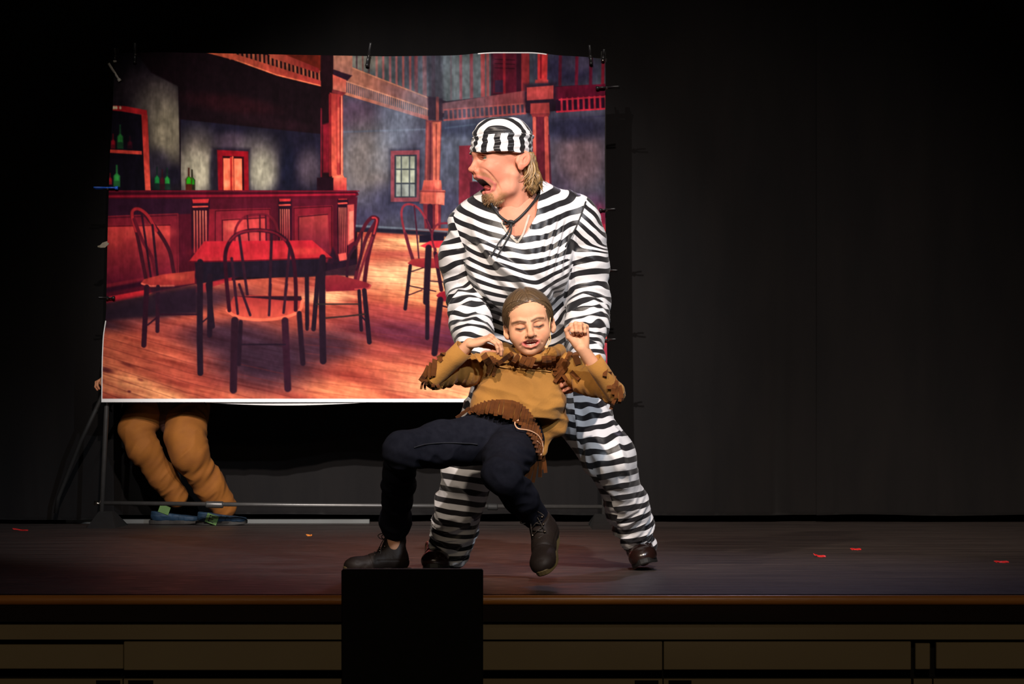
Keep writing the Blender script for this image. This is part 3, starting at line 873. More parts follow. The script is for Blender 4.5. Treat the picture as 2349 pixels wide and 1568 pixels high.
    g = n2(X * .02 - Y * .01, Y * .22 - X * .045, 3.0) * .6 + n2(X * .05 - Y * .02, Y * .55 - X * .13, 8.0) * .4
    g2 = n2(X * .012, (Y - X * .28) * .09, 5.0)
    lf = np.clip((1300 - X * 3) / 1000, 0, 1)
    gg = (0.5 * g + 0.5 * g2) * (0.30 + 0.12 * lf)
    p.im *= (1 + (gg * cl)[..., None] * np.array([.8, 1.2, 1.1], np.float32))
    # baseboard of the far wall
    p.clip = None
    p.line([(1850, 318), (2760, 375), (3300, 380)], 26, (30, 30, 44), soft=2)
    p.T(700, 440, .319)
    p.line([(350, 242), (700, 262), (1060, 290)], 13, (98, 108, 122), soft=1.6)
    p.line([(350, 268), (700, 282), (1060, 305)], 20, (28, 26, 40), soft=2)
    # --- bar
    p.T(200, 420, .3316)
    p.poly([(-20, 110), (1870, 95), (1850, 420), (1800, 520), (1720, 540), (740, 700), (-20, 850)], (74, 16, 32), soft=1.5)
    p.poly([(-20, 98), (720, 105), (720, 212), (-20, 235)], (44, 18, 36), soft=2)
    p.line([(-20, 236), (628, 212), (632, 640)], 8, (120, 30, 42)); p.poly([(-20, 250), (622, 225), (625, 650), (-20, 745)], (112, 26, 40), soft=1.5)
    p.poly([(-20, 300), (574, 290), (575, 618), (-20, 725)], (186, 54, 54), soft=1.5, col2=(76, 15, 36)); p.line([(-20, 302), (574, 290)], 8, (70, 12, 26)); p.blob(420, 340, 200, 60, (210, 78, 68), .5); p.blob(140, 380, 130, 90, (200, 66, 60), .5)
    for cx, wd, y0, y1, sp in ((785, 104, 112, 480, 15), (1368, 76, 100, 395, 12), (1768, 60, 88, 500, 9)):
        p.poly([(cx - wd * .62, y0 - 14), (cx + wd * .62, y0 - 20), (cx + wd * .6, y1 + 40), (cx - wd * .6, y1 + 50)], (34, 12, 26), soft=2)
        p.poly([(cx - wd * .55, y0), (cx + wd * .57, y0 - 3), (cx + wd * .5, y0 + 24), (cx - wd * .5, y0 + 26)], (186, 44, 48), soft=1.2)
        p.line([(cx - wd * .5, y0 + 52), (cx + wd * .46, y0 + 49)], 10, (214, 76, 66))
        for i in range(5):
            x = cx - wd * .42 + i * wd * .195
            p.line([(x, y0 + 82), (x + 2, y1)], wd * .095, (200, 104, 86), soft=.9, col2=(150, 44, 50)); p.line([(x + wd * .1, y0 + 82), (x + wd * .1 + 2, y1)], wd * .07, (60, 12, 28), soft=.8)
    p.poly([(845, 180), (880, 180), (880, 480), (838, 480)], (120, 24, 38), soft=1.5)
    p.poly([(880, 182), (1268, 172), (1270, 480), (880, 480)], (124, 28, 42), soft=1.2); p.line([(886, 480), (888, 192), (1264, 180), (1266, 480)], 6, (54, 10, 22)); p.poly([(936, 250), (1232, 232), (1232, 480), (936, 480)], (184, 60, 60), soft=1.5, col2=(170, 50, 56)); p.line([(936, 480), (936, 256), (1232, 238)], 9, (70, 14, 28)); p.blob(1000, 300, 60, 40, (232, 106, 88), .6)
    p.poly([(1424, 162), (1700, 152), (1700, 560), (1424, 480)], (112, 24, 38), soft=1.2); p.line([(1430, 480), (1430, 172), (1692, 160), (1692, 520)], 6, (50, 10, 22)); p.poly([(1462, 226), (1662, 208), (1680, 500), (1462, 480)], (160, 54, 54), soft=1.5, col2=(84, 18, 38)); p.line([(1462, 480), (1462, 232), (1662, 214)], 9, (66, 14, 28))
    p.poly([(1800, 150), (1846, 145), (1846, 400), (1800, 430)], (176, 70, 66), soft=1.2); p.poly([(1812, 196), (1842, 190), (1842, 380), (1812, 400)], (218, 122, 104), soft=1.5)
    p.poly([(1736, 490), (1790, 480), (1800, 530), (1745, 540)], (196, 76, 70), soft=1.5); p.poly([(1700, 440), (1740, 540), (1860, 520), (1868, 420), (1868, 640), (1620, 640)], (30, 16, 30), .9, soft=3)
    p.poly([(-20, 52), (1860, 50), (1880, 78), (1840, 108), (-20, 106)], (72, 12, 28), soft=1.2)
    p.line([(-20, 92), (1000, 88), (1850, 76)], 14, (142, 22, 42), soft=1); p.line([(-20, 54), (1880, 54)], 7, (104, 18, 34)); p.line([(-20, 72), (1870, 66)], 6, (42, 8, 20))
    p.line([(-20, 770), (400, 690), (760, 640)], 34, (44, 14, 30), soft=3)
    p.poly([(120, 790), (400, 738), (400, 778), (120, 836)], (206, 42, 50), soft=1.8, col2=(170, 30, 46)); p.poly([(740, 720), (1000, 640), (1000, 672), (740, 760)], (150, 34, 44), .9, soft=1.8)
    p.poly([(-20, 850), (430, 770), (760, 720), (760, 900), (-20, 960)], (34, 23, 35), .9, soft=6)
    D1, D2 = (42, 18, 32), (30, 18, 30)
    # back chair
    p.line([(1018, 420), (1030, 310), (1080, 240), (1150, 218), (1240, 220), (1295, 262), (1325, 350)], 17, (96, 22, 36), curve=True)
    for a, b in (((1108, 225), (1120, 410)), ((1235, 225), (1240, 410)), ((1195, 222), (1195, 400))): p.line([a, b], 11, (58, 16, 30))
    p.line([(1000, 630), (1200, 612), (1410, 604)], 26, (206, 72, 60)); p.line([(1340, 606), (1410, 602)], 16, (236, 170, 160))
    p.poly([(890, 640), (1000, 640), (1000, 672), (890, 672)], (140, 24, 38), .9)
    # left chair
    p.line([(600, 615), (570, 470), (500, 345), (420, 240), (365, 180), (318, 184), (310, 225), (345, 350), (410, 680)], 26, (56, 18, 30), curve=True, soft=1)
    p.line([(480, 330), (420, 225), (362, 180), (320, 186), (312, 230), (338, 330)], 20, (164, 38, 46), curve=True, soft=1)
    p.line([(325, 250), (380, 390), (450, 520), (486, 690)], 24, (88, 22, 36), curve=True, soft=1)
    p.line([(378, 215), (440, 645)], 15, D1); p.line([(452, 290), (492, 690)], 17, D1)
    p.poly([(374, 688), (395, 664), (520, 632), (745, 606), (745, 692), (600, 714), (440, 716), (385, 704)], (170, 56, 48), soft=1.4, col2=(150, 44, 44)); p.line([(378, 694), (440, 712), (600, 710)], 12, (214, 92, 76)); p.blob(620, 650, 90, 26, (196, 76, 60), .7)
    p.line([(412, 718), (392, 1120)], 36, D1); p.line([(490, 716), (486, 1022)], 28, (46, 20, 34)); p.line([(510, 908), (760, 908)], 12, D1); p.line([(420, 980), (480, 930)], 12, D1); p.line([(440, 760), (600, 726)], 10, (130, 40, 46)); p.poly([(430, 720), (760, 700), (760, 900), (500, 890)], (34, 20, 34), .7, soft=5)
    p.poly([(770, 700), (830, 690), (830, 750), (780, 760)], (140, 40, 46), .7, soft=3); p.line([(838, 700), (868, 990)], 34, D2)
    # table
    p.poly([(745, 545), (1645, 515), (1625, 640), (1500, 650), (1010, 650), (760, 700)], (27, 19, 32), soft=2)
    p.poly([(706, 540), (812, 402), (1556, 394), (1690, 512), (1500, 520), (1000, 536)], (180, 32, 46), soft=1.3, col2=(176, 38, 46)); p.blob(1500, 470, 160, 30, (206, 62, 56), .6); p.blob(900, 480, 200, 40, (176, 30, 44), .5)
    p.line([(706, 542), (1000, 540), (1690, 515)], 9, (92, 14, 28))
    p.line([(782, 545), (780, 1100), (784, 1312)], 42, D2, soft=1.2); p.line([(852, 640), (848, 1050)], 36, D2, soft=1.4); p.line([(1520, 640), (1522, 980)], 28, D2, soft=1.2); p.line([(1628, 520), (1625, 900), (1632, 1230)], 44, D2, soft=1.2); p.line([(800, 960), (870, 900)], 10, D2)
    # right chair
    p.T(700, 440, .319)
    p.line([(352, 672), (385, 520), (440, 330), (505, 220), (508, 190), (480, 184), (440, 225), (400, 300), (355, 400)], 26, (70, 20, 34), curve=True, soft=1)
    p.line([(425, 660), (455, 450), (515, 225), (512, 190), (485, 184)], 30, (64, 18, 32), curve=True, soft=1); p.line([(495, 300), (516, 215), (508, 188), (484, 186)], 12, (176, 50, 56), curve=True)
    p.line([(410, 290), (400, 480), (370, 560)], 13, D1); p.line([(355, 395), (310, 480), (300, 610)], 20, D1, curve=True); p.line([(480, 330), (420, 500), (365, 680)], 20, (100, 30, 42), soft=1)
    p.poly([(130, 606), (230, 596), (330, 620), (440, 650), (472, 668), (462, 692), (380, 708), (150, 716)], (126, 36, 42), soft=1.4, col2=(110, 24, 38)); p.line([(360, 700), (450, 694), (470, 672)], 12, (166, 56, 58), curve=True)
    p.line([(92, 600), (60, 985)], 34, D2); p.line([(388, 712), (404, 992)], 26, D2); p.line([(425, 708), (462, 1080)], 34, D2); p.line([(125, 470), (120, 760), (130, 1215)], 44, D2, soft=1.2)
    p.line([(80, 806), (385, 806)], 10, (40, 34, 34)); p.line([(150, 906), (300, 893), (430, 878)], 12, (44, 32, 32)); p.line([(400, 890), (440, 930)], 12, D2); p.line([(10, 600), (14, 985)], 26, D2)
    # far right chairs and table
    p.line([(775, 505), (725, 330), (694, 180), (704, 108), (750, 88), (815, 118), (870, 200), (912, 300)], 16, (128, 42, 54), curve=True); p.line([(722, 300), (748, 400), (782, 505)], 22, (84, 28, 42)); p.line([(785, 100), (800, 260), (818, 480)], 11, (60, 24, 40)); p.line([(870, 200), (912, 300), (940, 420)], 14, (70, 26, 42))
    p.poly([(736, 512), (770, 484), (870, 474), (990, 480), (990, 545), (860, 550), (750, 524)], (156, 48, 48), soft=1.3, col2=(120, 30, 42)); p.line([(756, 532), (720, 840)], 26, D2); p.line([(768, 572), (850, 545)], 9, D1); p.line([(750, 675), (940, 715)], 9, D1); p.line([(745, 742), (840, 705)], 9, D1); p.line([(900, 640), (1060, 655)], 9, D1)
    p.poly([(820, 312), (1000, 300), (1000, 360), (820, 365)], (24, 20, 34), soft=2); p.poly([(826, 388), (900, 352), (1100, 348), (1100, 400), (860, 402)], (196, 44, 56), soft=1.3)
    p.line([(888, 402), (870, 790)], 46, D2, soft=1.2); p.line([(880, 790), (878, 1050)], 30, D2, soft=1.2)
    p.line([(935, 440), (912, 320), (935, 250), (985, 226), (1100, 228)], 14, (104, 32, 46), curve=True); p.line([(935, 440), (980, 705)], 28, D1); p.line([(985, 580), (1040, 740)], 16, D1); p.line([(960, 470), (960, 520)], 60, (120, 28, 42), .8)
    p.poly([(942, 745), (965, 722), (1100, 690), (1100, 790), (980, 785)], (150, 28, 42), soft=1.3, col2=(116, 20, 38)); p.line([(972, 775), (930, 1160)], 44, D2, soft=1.2); p.line([(990, 820), (1100, 850)], 12, D1)
    # right strip of the floor beyond the actors
    p.T(0, 0, 1)
    p.blob(1375, 510, 22, 40, (130, 26, 54), .9)
    for bx in (1160, 1290):                      # two more chairs, hidden by the actors in the photo
        p.line([(bx, 640), (bx - 8, 540), (bx + 20, 500), (bx + 50, 540), (bx + 52, 640)], 9, (84, 26, 42), curve=True)
        p.poly([(bx - 8, 640), (bx + 60, 636), (bx + 66, 655), (bx - 12, 660)], (150, 46, 48), soft=1.5)
        for dx in (0, 54): p.line([(bx + dx, 658), (bx + dx - 4, 770)], 9, (34, 20, 32))
    p.blob(1392, 830, 22, 70, (150, 50, 70), .9)
    # front chair, last
    p.T(200, 420, .3316)
    for a, b in (((1052, 360), (1128, 912)), ((1276, 348), (1258, 912)), ((1000, 520), (1042, 902)), ((1400, 450), (1358, 895))): p.line([a, b], 19, (44, 20, 34), soft=1)
    p.poly([(1015, 782), (1120, 776), (1470, 780), (1490, 812), (1462, 890), (1340, 938), (1180, 950), (1040, 932), (968, 886), (975, 860)], (150, 44, 46), soft=1.3, col2=(196, 78, 62)); p.poly([(1015, 782), (1480, 780), (1486, 812), (1380, 812), (1120, 790)], (36, 16, 28), soft=1.6)
    p.line([(970, 880), (1040, 925), (1180, 944), (1340, 932), (1460, 888), (1488, 815)], 20, (226, 104, 78), curve=True, soft=1.1)
    for a, b in (((1052, 700), (1128, 912)), ((1268, 700), (1258, 912)), ((1020, 700), (1042, 902)), ((1380, 700), (1358, 895))): p.line([a, b], 18, (44, 20, 34), soft=1)
    p.line([(984, 880), (962, 640), (958, 480), (1010, 375), (1100, 332), (1200, 326), (1300, 344), (1380, 400), (1425, 520), (1442, 700), (1442, 876)], 27, (44, 14, 28), curve=True, soft=1.1)
    p.line([(985, 400), (1050, 345), (1130, 330), (1210, 326), (1300, 345), (1370, 395)], 14, (104, 22, 38), curve=True, soft=1.2)
    p.line([(1022, 948), (1012, 1430)], 50, (38, 19, 31), soft=1.3); p.line([(1062, 960), (1050, 1250)], 30, (32, 18, 30), soft=1.5); p.line([(1368, 950), (1388, 1420)], 48, (44, 20, 34), soft=1.3); p.line([(1466, 900), (1492, 1245)], 36, (32, 18, 30), soft=1.3); p.line([(1060, 1115), (1370, 1115)], 12, (30, 18, 30))
    # plaster / timber texture over walls, general print mottling
    tw = n2(X * .085, Y * .010, 2.0) * .10 + n2(X * .3, Y * .05, 6.0) * .05 + n2(X * .02, Y * .02, 4.0) * .06
    p.im *= (1 + tw * (1 - cl))[..., None]
    mt = n2(X * .09, Y * .07, 22.0) * .07 + n2(X * .2, Y * .16, 24.0) * .06
    p.im *= (1 + mt)[..., None]
    return np.clip(p.im, 0, 255)

def s2l(c):
    c = c / 255.0
    return np.where(c <= 0.04045, c / 12.92, ((c + 0.055) / 1.055) ** 2.4)

IMG = paint_saloon()
# sheet geometry in photo px -> metres at YB; the edges sag as the vinyl does
NX, NY = 800, 560
uu = np.linspace(0, 1, NX); vv = np.linspace(0, 1, NY)
U, V_ = np.meshgrid(uu, vv, indexing='ij')
def edge(t, tab): return np.interp(t, [a for a, b in tab], [b for a, b in tab])
def smooth_edge(t, tab):
    q = edge(t, tab); k = 15
    e = np.concatenate([np.full(k, q[0]), q, np.full(k, q[-1])])
    return np.convolve(e, np.ones(2 * k + 1) / (2 * k + 1), 'valid')
Lx = smooth_edge(vv, [(0, 264), (.1, 262), (.3, 252), (.5, 247), (.76, 243), (.80, 236), (.88, 233), (1, 232)])
Rx = smooth_edge(vv, [(0, 1388), (.05, 1389), (.3, 1387), (1, 1394)])
Ty = smooth_edge(uu, [(0, 122), (.1, 120), (.45, 127), (.55, 129), (.70, 127), (.76, 120), (.86, 120), (.90, 127), (.97, 131), (1, 136)])
By = smooth_edge(uu, [(0, 922), (1, 922)])
PX = Lx[None] * (1 - U) + Rx[None] * U
PY = Ty[:, None] * (1 - V_) + By[:, None] * V_
dep = 0.010 * noise3(np.stack([U * 5, V_ * 1.6, 0 * U], -1)) + 0.016 * np.exp(-((U - .985) / .02) ** 2) * np.exp(-((V_ - .05) / .06) ** 2)
YY = YB + dep
Xw = (PX - CX) * YB / FPX; Zw = CAMZ - (PY - HY) * YB / FPX
ix = np.clip(PX - OX, 0, BW - 1.01); iy = np.clip(PY - OY, 0, BH - 1.01)
x0 = ix.astype(int); y0 = iy.astype(int); fx = (ix - x0)[..., None]; fy = (iy - y0)[..., None]
colr = (IMG[y0, x0] * (1 - fx) * (1 - fy) + IMG[y0, x0 + 1] * fx * (1 - fy) + IMG[y0 + 1, x0] * (1 - fx) * fy + IMG[y0 + 1, x0 + 1] * fx * fy)
colr = s2l(colr)
wb = ((PY > 914.6)[..., None] | ((PX - Lx[None] < 2.2) & (PY > 735))[..., None] | ((PY - Ty[:, None] < 2) & (U > .74) & (U < .88))[..., None])
colr = np.where(wb, 0.80, colr)
V0 = np.stack([Xw, YY, Zw], -1).reshape(-1, 3)
i = np.arange(NX - 1)[:, None] * NY + np.arange(NY - 1)[None]
F0 = np.stack([i, i + 1, i + NY + 1, i + NY], -1).reshape(-1, 4)
rootb = thing('backdrop_frame', 'large painted saloon scene on vinyl, clamped to a grey pipe frame on rubber feet', 'backdrop', P(810, 1210, 13.72))
rootb.location.z = 0
OB = rootb.location
M_print = newmat('vinyl_print', rough=0.8, spec=0.03, attr='col', nscale=400, namt=0.03)
M_white = newmat('white_vinyl', (0.8, 0.8, 0.8), rough=0.55, nscale=50, namt=0.03)
M_back = newmat('vinyl_back', (0.45, 0.45, 0.44), rough=0.7, nscale=50, namt=0.05)
mk('printed_sheet', V0, F0, M_print, rootb, OB, col=colr.reshape(-1, 3))
st = 8
Vb = np.stack([Xw, YY + 0.004, Zw], -1)[::st, ::st]
nbx, nby = Vb.shape[:2]
i = np.arange(nbx - 1)[:, None] * nby + np.arange(nby - 1)[None]
mk('sheet_backing', Vb.reshape(-1, 3), np.stack([i, i + nby, i + nby + 1, i + 1], -1).reshape(-1, 4), M_back, rootb, OB)
# lower edge curl below the hem
m = MB()
cur = [P(x, 923 + 6.5 * math.sin(PI * (x - 470) / 370) ** 1.0, YB + .004 + 0.012 * math.sin(PI * (x - 470) / 370)) for x in np.linspace(470, 840, 30)]
top = [P(x, 919, YB + .006) for x in np.linspace(470, 840, 30)]
for k in range(29):
    m.add([cur[k], cur[k + 1], top[k + 1], top[k]], [(0, 1, 2, 3)])
m.build('hem_curl', M_white, rootb, OB, smooth=True)

# small torn flap on the left edge
MB().strip([P(248, 556, YB + .002), P(238, 562, YB), P(230, 565, YB - .004), P(224, 565, YB + .002)], (0, .2, 1), [S(8, YB), S(13, YB), S(6, YB), S(3, YB)], .001).build('edge_flap', newmat('pale_vinyl', (0.20, 0.17, 0.12), rough=0.7, nscale=40, namt=0.1), rootb, OB)
# pipe frame
M_pipe = newmat('grey_pipe', (0.10, 0.097, 0.094), rough=0.36, metal=0.6, nscale=30, namt=0.1)
M_rub = newmat('black_rubber', (0.010, 0.010, 0.010), rough=0.7, nscale=30, namt=0.2)
M_kn = newmat('chrome', (0.5, 0.45, 0.38), rough=0.25, metal=1.0, nscale=30, namt=0.1)
YF = 13.76
tb = lambda nm, pts, r_, mat, par=rootb: MB().tube(pts, r_, 14).build(nm, mat, par, OB, smooth=True)
tb('pole', [P(232, 1200, YF), P(246, 900, YF), P(268, 112, YF)], .0125, M_pipe)
tb('pole', [P(1385, 1206, YF), P(1385, 700, YF), P(1384, 118, YF)], .0125, M_pipe)
tb('top_rail', [P(262, 131, YF + .01), P(1392, 139, YF + .01)], .0125, M_pipe)
rail = tb('bottom_rail', [P(232, 1153, YF), P(700, 1158, YF), P(1388, 1162, YF)], .0105, M_pipe)
for x0, x1, yy in ((472, 512, 1157), (1118, 1142, 1162)):
    mk_ = MB().tube([P(x0, yy - .5, YF), P(x0 + 3, yy - .5, YF), P(x1 - 3, yy, YF), P(x1, yy, YF)], [.015, .017, .017, .015], 14)
    mk_.build('coupler', M_rub if x0 > 1000 else M_pipe, rail, OB, smooth=True)
MB().tube([P(216, 1153, YF), P(232, 1155, YF)], [.011, .006], 10).build('clamp_knob', M_kn, rootb, OB, smooth=True)
for cx, w0, w1, y0, y1 in ((231, 25, 33, 1175, 1211), (1382, 20, 23, 1184, 1214)):
    Yf = CAMZ * FPX / (y1 - HY)
    c_ = P(cx, y1, Yf); b2 = MB()
    ht = S(y1 - y0, Yf)
    a, b = S(w1, Yf), S(w0, Yf)
    b2.add([(c_[0] + sx * (a if k == 0 else b * .62), (Yf if sy < 0 else YF + (YF - Yf) + .06) if k == 0 else YF + sy * .045, 0.0 if k == 0 else ht) for k in (0, 1) for sx, sy in ((-1, -1), (1, -1), (1, 1), (-1, 1))],
           [(3, 2, 1, 0), (4, 5, 6, 7), (0, 1, 5, 4), (1, 2, 6, 5), (2, 3, 7, 6), (3, 0, 4, 7)])
    b2.build('rubber_foot', M_rub, rootb, OB)
tb('back_strut', [P(236, 905, YF + .03), P(186, 1010, YF + .1), P(134, 1140, 14.0), P(128, 1176, 14.02)], .011, M_rub)

# spring clamps
M_cl = newmat('clamp_black', (0.012, 0.012, 0.013), rough=0.4, nscale=30, namt=0.2)
M_clb = newmat('clamp_blue', (0.015, 0.10, 0.55), rough=0.4, nscale=30, namt=0.2)
M_clw = newmat('clamp_white', (0.6, 0.57, 0.5), rough=0.5, nscale=30, namt=0.1)
def clamp(px, py, ang, L, mat, label, Y=YB - 0.012, tips=None, open_=0.012):
    # jaws at (px,py) on the sheet edge, handles pointing along ang (deg, image plane, 0 = right, 90 = up)
    root = thing('spring_clamp', label, 'clamp', P(px, py, Y), 'spring clamps on the backdrop')
    R = Matrix.Translation(Vector(P(px, py, Y))) @ Matrix.Rotation(-math.radians(ang), 4, 'Y')
    T = lambda v: np.array(R @ Vector(v))
    for sgn in (-1, 1):
        # handle + jaw, one arm (x along the clamp, y through the sheet)
        pts = [(-.45 * L, sgn * .004, 0), (-.20 * L, sgn * .012, 0), (0, sgn * .006, 0), (.25 * L, sgn * (open_ + .008), 0), (.6 * L, sgn * (open_ + .012), 0)]
        arm = MB().tube([T(v) for v in spline(pts, 4)], [.0075] * 17, 8, flat=.55).build('arm', mat, root, root.location, smooth=True)
        MB().tube([T((-.5 * L, sgn * .003, 0)), T((-.36 * L, sgn * .006, 0))], [.010, .008], 8).build('jaw_pad', tips or mat, arm, root.location, smooth=True)
    MB().tube([T((0, -.010, 0)), T((0, .010, 0))], .009, 10).build('spring', M_kn, root, root.location, smooth=True)
    return root
q = 'spring clamp gripping the '
clamp(1392, 201, 2, .105, M_cl, 'black ' + q + 'right edge of the backdrop, highest on that side', tips=M_cl)
clamp(1392, 481, 2, .07, M_cl, 'black ' + q + 'right edge of the backdrop beside the man\'s shoulder')
clamp(1394, 620, -2, .08, M_cl, 'black ' + q + 'right edge of the backdrop beside the man\'s elbow')
clamp(1396, 779, 2, .06, M_cl, 'black ' + q + 'right edge of the backdrop, lowest on that side')
clamp(246, 431, 180, .105, M_clb, 'blue ' + q + 'left edge of the backdrop at bar height')
clamp(246, 683, 180, .07, M_cl, 'black ' + q + 'left edge of the backdrop, lowest on that side')
clamp(264, 168, 122, .09, M_clw, 'white handled ' + q + 'top left corner of the backdrop')
clamp(264, 128, 88, .06, M_cl, 'small black ' + q + 'extreme top left of the backdrop', tips=M_clw)
clamp(310, 124, 88, .09, M_cl, 'black ' + q + 'top edge of the backdrop, nearest the left corner', tips=M_cl)
clamp(846, 128, 80, .105, M_cl, 'black ' + q + 'middle of the backdrop\'s top edge')
clamp(1354, 128, 96, .085, M_cl, 'black ' + q + 'top edge of the backdrop near its right corner')
clamp(1384, 128, 84, .05, M_cl, 'small black ' + q + 'extreme top right corner of the backdrop', tips=M_kn)
# ================================================================== shared pieces for the people
M_skin = newmat('skin', rough=0.5, spec=0.15, attr='col', sss=0.12, nscale=60, namt=0.05, bump=0.12, bscale=350)
M_stripe = stripemat('prison_stripe_cloth', 0.0395)
M_cord = newmat('black_cord', (0.008, 0.008, 0.009), rough=0.6, nscale=60, namt=0.2)
M_lining = newmat('white_lining', (0.40, 0.36, 0.30), rough=0.6, nscale=60, namt=0.1)

def hairmat(name, c1, c2):
    m = newmat(name, c1, rough=0.42, spec=0.5)
    nt = m.node_tree; b = nt.nodes['Principled BSDF']
    a = nt.nodes.new('ShaderNodeAttribute'); a.attribute_name = 'flow'
    n = nt.nodes.new('ShaderNodeTexNoise'); n.inputs['Scale'].default_value = 1.0; n.inputs['Detail'].default_value = 3
    nt.links.new(a.outputs['Vector'], n.inputs['Vector'])
    mr = nt.nodes.new('ShaderNodeMapRange'); mr.inputs['From Min'].default_value = .35; mr.inputs['From Max'].default_value = .65
    nt.links.new(n.outputs[0], mr.inputs['Value'])
    mx = nt.nodes.new('ShaderNodeMix'); mx.data_type = 'RGBA'
    mx.inputs[6].default_value = tuple(c1) + (1,); mx.inputs[7].default_value = tuple(c2) + (1,)
    nt.links.new(mr.outputs[0], mx.inputs[0]); nt.links.new(mx.outputs[2], b.inputs['Base Color'])
    bp = nt.nodes.new('ShaderNodeBump'); bp.inputs['Strength'].default_value = 0.5; bp.inputs['Distance'].default_value = 0.002
    nt.links.new(n.outputs[0], bp.inputs['Height']); nt.links.new(bp.outputs[0], b.inputs['Normal'])
    return m
M_hair_m = hairmat('light_brown_hair', (0.08, 0.042, 0.016), (0.38, 0.225, 0.085))
M_hair_g = hairmat('brown_hair', (0.040, 0.023, 0.011), (0.14, 0.085, 0.042))

def folds(V, N, amp, f):                         # cloth folds: ridged noise in a stretched space
    q = f(V)
    r = 1 - np.abs(fbm(q, 2)) * 1.6
    r2 = fbm(q * 0.45 + 31, 2)
    return V + N * (amp * (np.clip(r, -1, 1) * 0.75 + r2 * 0.9))[:, None], r

def join(parts):                                 # (V,F,col) list -> one mesh
    Vs, Fs, Cs, n = [], [], [], 0
    for V, F, c in parts:
        Vs.append(V); Fs.append(F + n); n += len(V)
        Cs.append(c if getattr(c, 'ndim', 1) == 2 else np.tile(np.asarray(c, float), (len(V), 1)))
    return np.concatenate(Vs), np.concatenate(Fs), np.concatenate(Cs)

SK_M = np.array([0.60, 0.255, 0.165]); SK_G = np.array([0.66, 0.335, 0.195])

def hand(w, ydir, back, mirror=1, sc=1.0, curl=((10, 15, 10),) * 4, spread=6, thumb=((.75, .6, -.35), (.35, .9, -.2), (.2, .95, -.15)),
         arm=None, col=SK_M, h=0.0016, elbow=None):
    """hand at wrist w; ydir wrist->knuckles, back = direction the back of the hand faces.  mm in local space"""
    R = frame(ydir, back); R = R.copy(); R[:, 0] *= mirror
    s = SDF()
    mcp = [(27, 90), (9, 95), (-9, 91), (-26, 82)]
    L = [(41, 25, 21), (45, 29, 22), (41, 27, 22), (32, 20, 19)]
    zs = ((0, 0, 1), 1.45)
    for i, (x, y) in enumerate(mcp):
        s.cone((x * .45, 4, 0), (x, y, 0), 17, 12.5, k=12, sq=zs)
    s.ell((24, 34, -9), (17, 30, 14), k=14); s.ell((-22, 36, -7), (13, 32, 13), k=14)
    tipsL = []
    for i, (x, y) in enumerate(mcp):
        p = np.array([x, y, 0.0]); a = 0
        sp = math.radians(spread * (1.5 - i) / 1.5)
        r = [9.6, 8.9, 8.2, 7.2] if i < 3 else [8.2, 7.5, 7.0, 6.2]
        s.ell(p + [0, 0, 1], 11.0 if i < 3 else 9.5, k=7)
        for j in range(3):
            a += math.radians(curl[i][j])
            d = np.array([math.sin(sp) * math.cos(a), math.cos(sp) * math.cos(a), -math.sin(a)])
            q = p + d * L[i][j]
            s.cone(p, q, r[j], r[j + 1], k=2.5 if j else 5)
            if j < 2: s.ell(q, r[j + 1] * 1.06, k=2.5)
            p = q
        tipsL.append((p, d))
    p = np.array([20.0, 20.0, -8.0])
    for d, l, ra, rb in zip(thumb, (42, 30, 25), (15, 11.5, 10), (11.5, 10, 8)):
        d = np.asarray(d, float); d /= np.linalg.norm(d)
        q = p + d * l; s.cone(p, q, ra, rb, k=8 if l > 40 else 3); p = q
    tipsL.append((p, d))
    if arm is None: arm = (0, -1, 0)
    if elbow is not None: arm = (np.asarray(elbow) - np.asarray(w)) @ R
    # forearm stub, in local space, towards the elbow
    a = np.asarray(arm, float); a /= np.linalg.norm(a)
    s.cone((0, 6, 0), tuple(a * 45), 21, 22, k=18, sq=((0, 0, 1), 1.25)); s.cone(tuple(a * 45), tuple(a * 130), 22, 28, k=14, sq=((0, 0, 1), 1.12))
    V, F = s.mesh(h * 1000 / sc)
    c = np.tile(col, (len(V), 1)).astype(float)
    for t, d in tipsL:                            # rosier finger ends, paler nails
        m = np.exp(-(np.linalg.norm(V - t, axis=1) / 11) ** 2)
        c *= (1 - m[:, None] * np.array([0.0, .18, .16]))
    kn = np.min([np.linalg.norm(V - np.array([x, y, 8]), axis=1) for x, y in mcp], axis=0)
    c *= 1 - np.exp(-(kn / 9) ** 2)[:, None] * np.array([0, .12, .1])
    V = V * 0.001 * sc @ R.T + np.asarray(w)
    if mirror < 0: F = F[:, ::-1]
    return V, F, c

